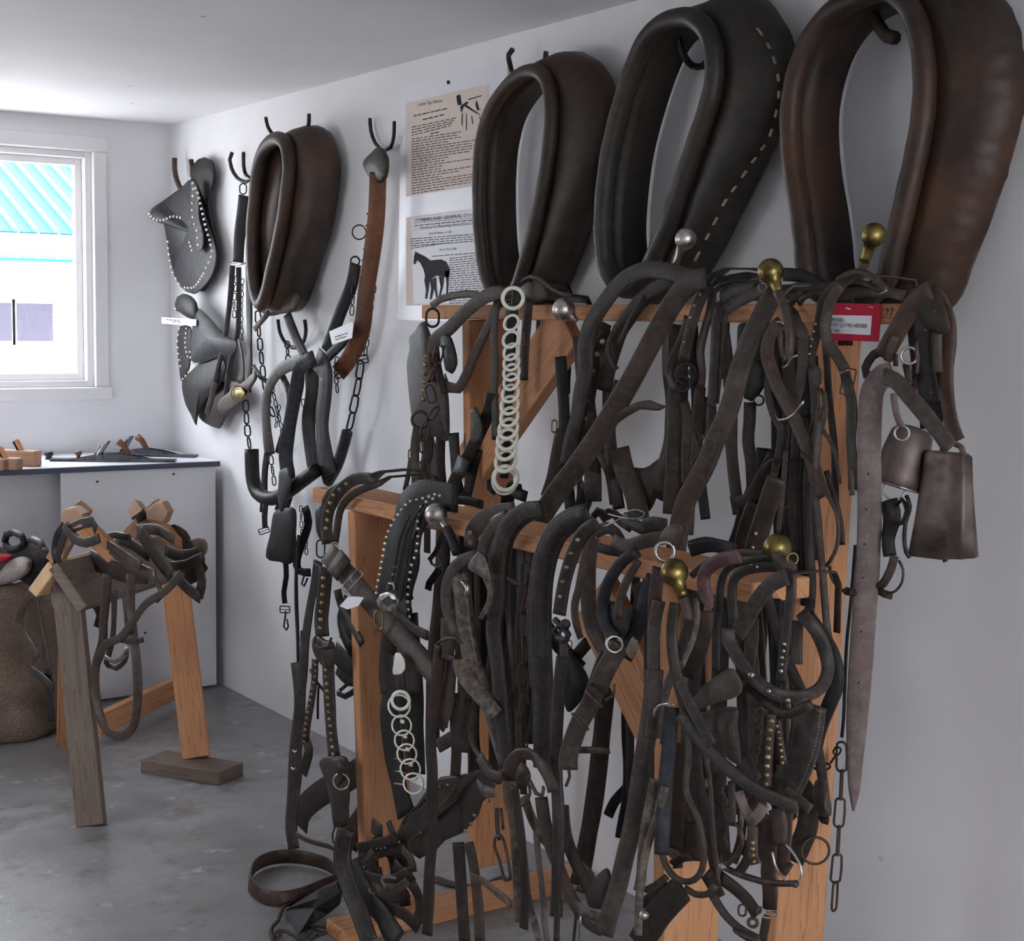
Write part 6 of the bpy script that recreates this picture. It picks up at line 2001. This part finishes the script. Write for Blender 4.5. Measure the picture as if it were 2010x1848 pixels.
c_d = 0.98
blob('skirt', '-60,1060 0,1020 120,1040 200,1080 230,1000 290,920 270,850 200,800 120,830 0,850 -60,860', 'blk', 0.02, 0.03, c_d)
blob('fleece_roll', '-60,1010 0,1000 60,930 120,905 165,930 168,980 130,1030 70,1060 0,1075 -60,1075', 'fleece', 0.03, 0.03, c_d+0.04)
blob('felt', '-60,950 0,945 40,930 70,905 20,890 -60,890', 'felt', 0.02, 0.01, c_d+0.07)
tb(t, 'S', '30,810 40,770 80,755 130,775 150,820 120,850 60,860 35,830', 22, c_d+0.02, 'blk', 'strap_loop')
tb(t, 'S', '160,820 200,800 245,820 265,880 280,930', 24, c_d, 'dk', 'strap_loop')
blob('flap', '0,880 80,850 180,870 230,930 200,990 120,1000 40,960', 'blk', 0.02, 0.02, c_d-0.02)

# ---------------------------------------------------------------- hand planes on the table
TZ = 0.966
PG = 'planes on the white table'


def tpt(px, py, z):
    return onZ(px, py, TZ+z)


def iron_plane(label, nose, tail, hgt=0.012, w=0.06, handle=(0.72,), knobat=0.12, frog=0.5, cardm=None):
    t = thing('hand_plane', label, 'plane', PG)
    a, b = tpt(nose[0], nose[1], 0.0), tpt(tail[0], tail[1], 0.0)
    u = (b-a)
    L = u.length
    u.normalize()
    s = Vector((-u.y, u.x, 0))
    c = (a+b)/2+UP*0.006
    box('sole', c, u*L/2, s*w/2, UP*0.005, MT['steel'], t, 0.002)
    # side cheeks: low curved walls
    for sg in (-1, 1):
        P = [(0.0, .008), (.2, .012), (.35, .026), (.5, .034), (.65, .026), (.8, .012), (1, .008)]
        vs = []
        for f, h in P:
            p = a+u*L*f+s*(w/2-0.002)*sg
            vs += [p+UP*0.004, p+UP*(h), p+UP*0.004-s*0.004*sg, p+UP*h-s*0.004*sg]
        fs = []
        for i in range(len(P)-1):
            q = i*4
            fs += [(q, q+4, q+5, q+1), (q+2, q+3, q+7, q+6), (q+1, q+5, q+7, q+3)]
        link('cheek', new_mesh('cheek', vs, fs, MT['steel'], None, False), t)
    p = a+u*L*frog+UP*0.01
    box('blade', p+UP*0.035+u*0.012, (u*0.5+UP*0.85)*0.045, s*w*0.36, (u*0.85-UP*0.5)*0.003, MT['steel'], t, 0.001)
    box('cap_iron', p+UP*0.030-u*0.004, (u*0.5+UP*0.85)*0.035, s*w*0.34, (u*0.85-UP*0.5)*0.003, MT['nick'], t, 0.001)
    hb = a+u*L*handle[0]+UP*0.010
    tubeP(t, [hb, hb+UP*0.03-u*0.004, hb+UP*0.055-u*0.018, hb+UP*0.072-u*0.040], [0.017, 0.012, 0.013, 0.015], 'wdark', 'tote', False, 10)
    kb = a+u*L*knobat+UP*0.010
    lathe(t, kb, kb+UP*0.032, [(0, .010), (.3, .007), (.6, .014), (.85, .016), (1, .008)], 'wdark', 'front_knob', 12)
    if cardm:
        q = a+u*L*cardm+UP*0.055
        box('label_card', q, (u*0.4+UP*0.9)*0.022, s*0.018, (u*0.9-UP*0.4)*0.0006, MT['paper'], t, 0.0003)
    return t


iron_plane('long black iron jointer plane with a white card lying nearest the table edge', (100, 905), (345, 907), cardm=0.38, knobat=0.22, handle=(0.62,), frog=0.40)
iron_plane('black iron plane behind the jointer plane, next to the white wall', (190, 893), (385, 898), knobat=0.05, handle=(0.50,), frog=0.28)


def wood_plane(label, p0, p1, w=0.055, h=0.06):
    t = thing('wooden_plane', label, 'plane', PG)
    a, b = tpt(p0[0], p0[1], 0), tpt(p1[0], p1[1], 0)
    u = (b-a)
    L = u.length
    u.normalize()
    s = Vector((-u.y, u.x, 0))
    box('stock', (a+b)/2+UP*(h/2), u*L/2, s*w/2, UP*h/2, MT['wbeech'], t, 0.004)
    m_ = a.lerp(b, 0.45)+UP*(h+0.012)
    box('wedge', m_, (-u*0.5+UP*0.85)*0.032, s*w*0.22, (u*0.85+UP*0.5)*0.006, MT['wood'], t, 0.002)
    box('blade', m_+u*0.010, (-u*0.5+UP*0.85)*0.026, s*w*0.3, (u*0.85+UP*0.5)*0.002, MT['steel'], t, 0.001)
    return t


def dirp(px, py, L, ang, off=(0, 0)):
    a = tpt(px, py, 0)
    v = Vector((math.cos(ang), math.sin(ang), 0))*L
    return a, a+v


for lab, px, py, L, an in (('wooden block plane with an upright wedge, rightmost of the wooden planes', 76, 916, 0.20, 2.3), ('wooden plane with a dark end at the left edge, nearest the table front', 40, 923, 0.16, 2.4), ('small wooden plane cut off by the left edge of view', 12, 924, 0.16, 2.4)):
    a, b = dirp(px, py, L, an)
    tt = wood_plane(lab, (0, 0), (1, 1)) if False else None
    t = thing('wooden_plane', lab, 'plane', PG)
    u = (b-a).normalized()
    s = Vector((-u.y, u.x, 0))
    w, h = 0.052, (0.062 if px > 60 else 0.046)
    c_ = (a+b)/2
    box('stock', c_+UP*(h/2), u*L/2, s*w/2, UP*h/2, MT['wbeech'], t, 0.005)
    m_ = a.lerp(b, 0.4)+UP*(h+0.010)
    box('wedge', m_, (u*0.5+UP*0.85)*0.036, s*w*0.22, (u*0.85-UP*0.5)*0.006, MT['wood'], t, 0.002)
    box('blade', m_+u*0.012, (u*0.5+UP*0.85)*0.028, s*w*0.28, (u*0.85-UP*0.5)*0.002, MT['steel'], t, 0.001)
t = thing('plane_knob', 'dark round knob of a small plane between the wooden and iron planes', 'knob')
kb = tpt(96, 902, 0)
lathe(t, kb, kb+UP*0.034, [(0, .016), (.3, .012), (.6, .020), (.85, .018), (1, .006)], 'black', 'knob', 14)
settle()
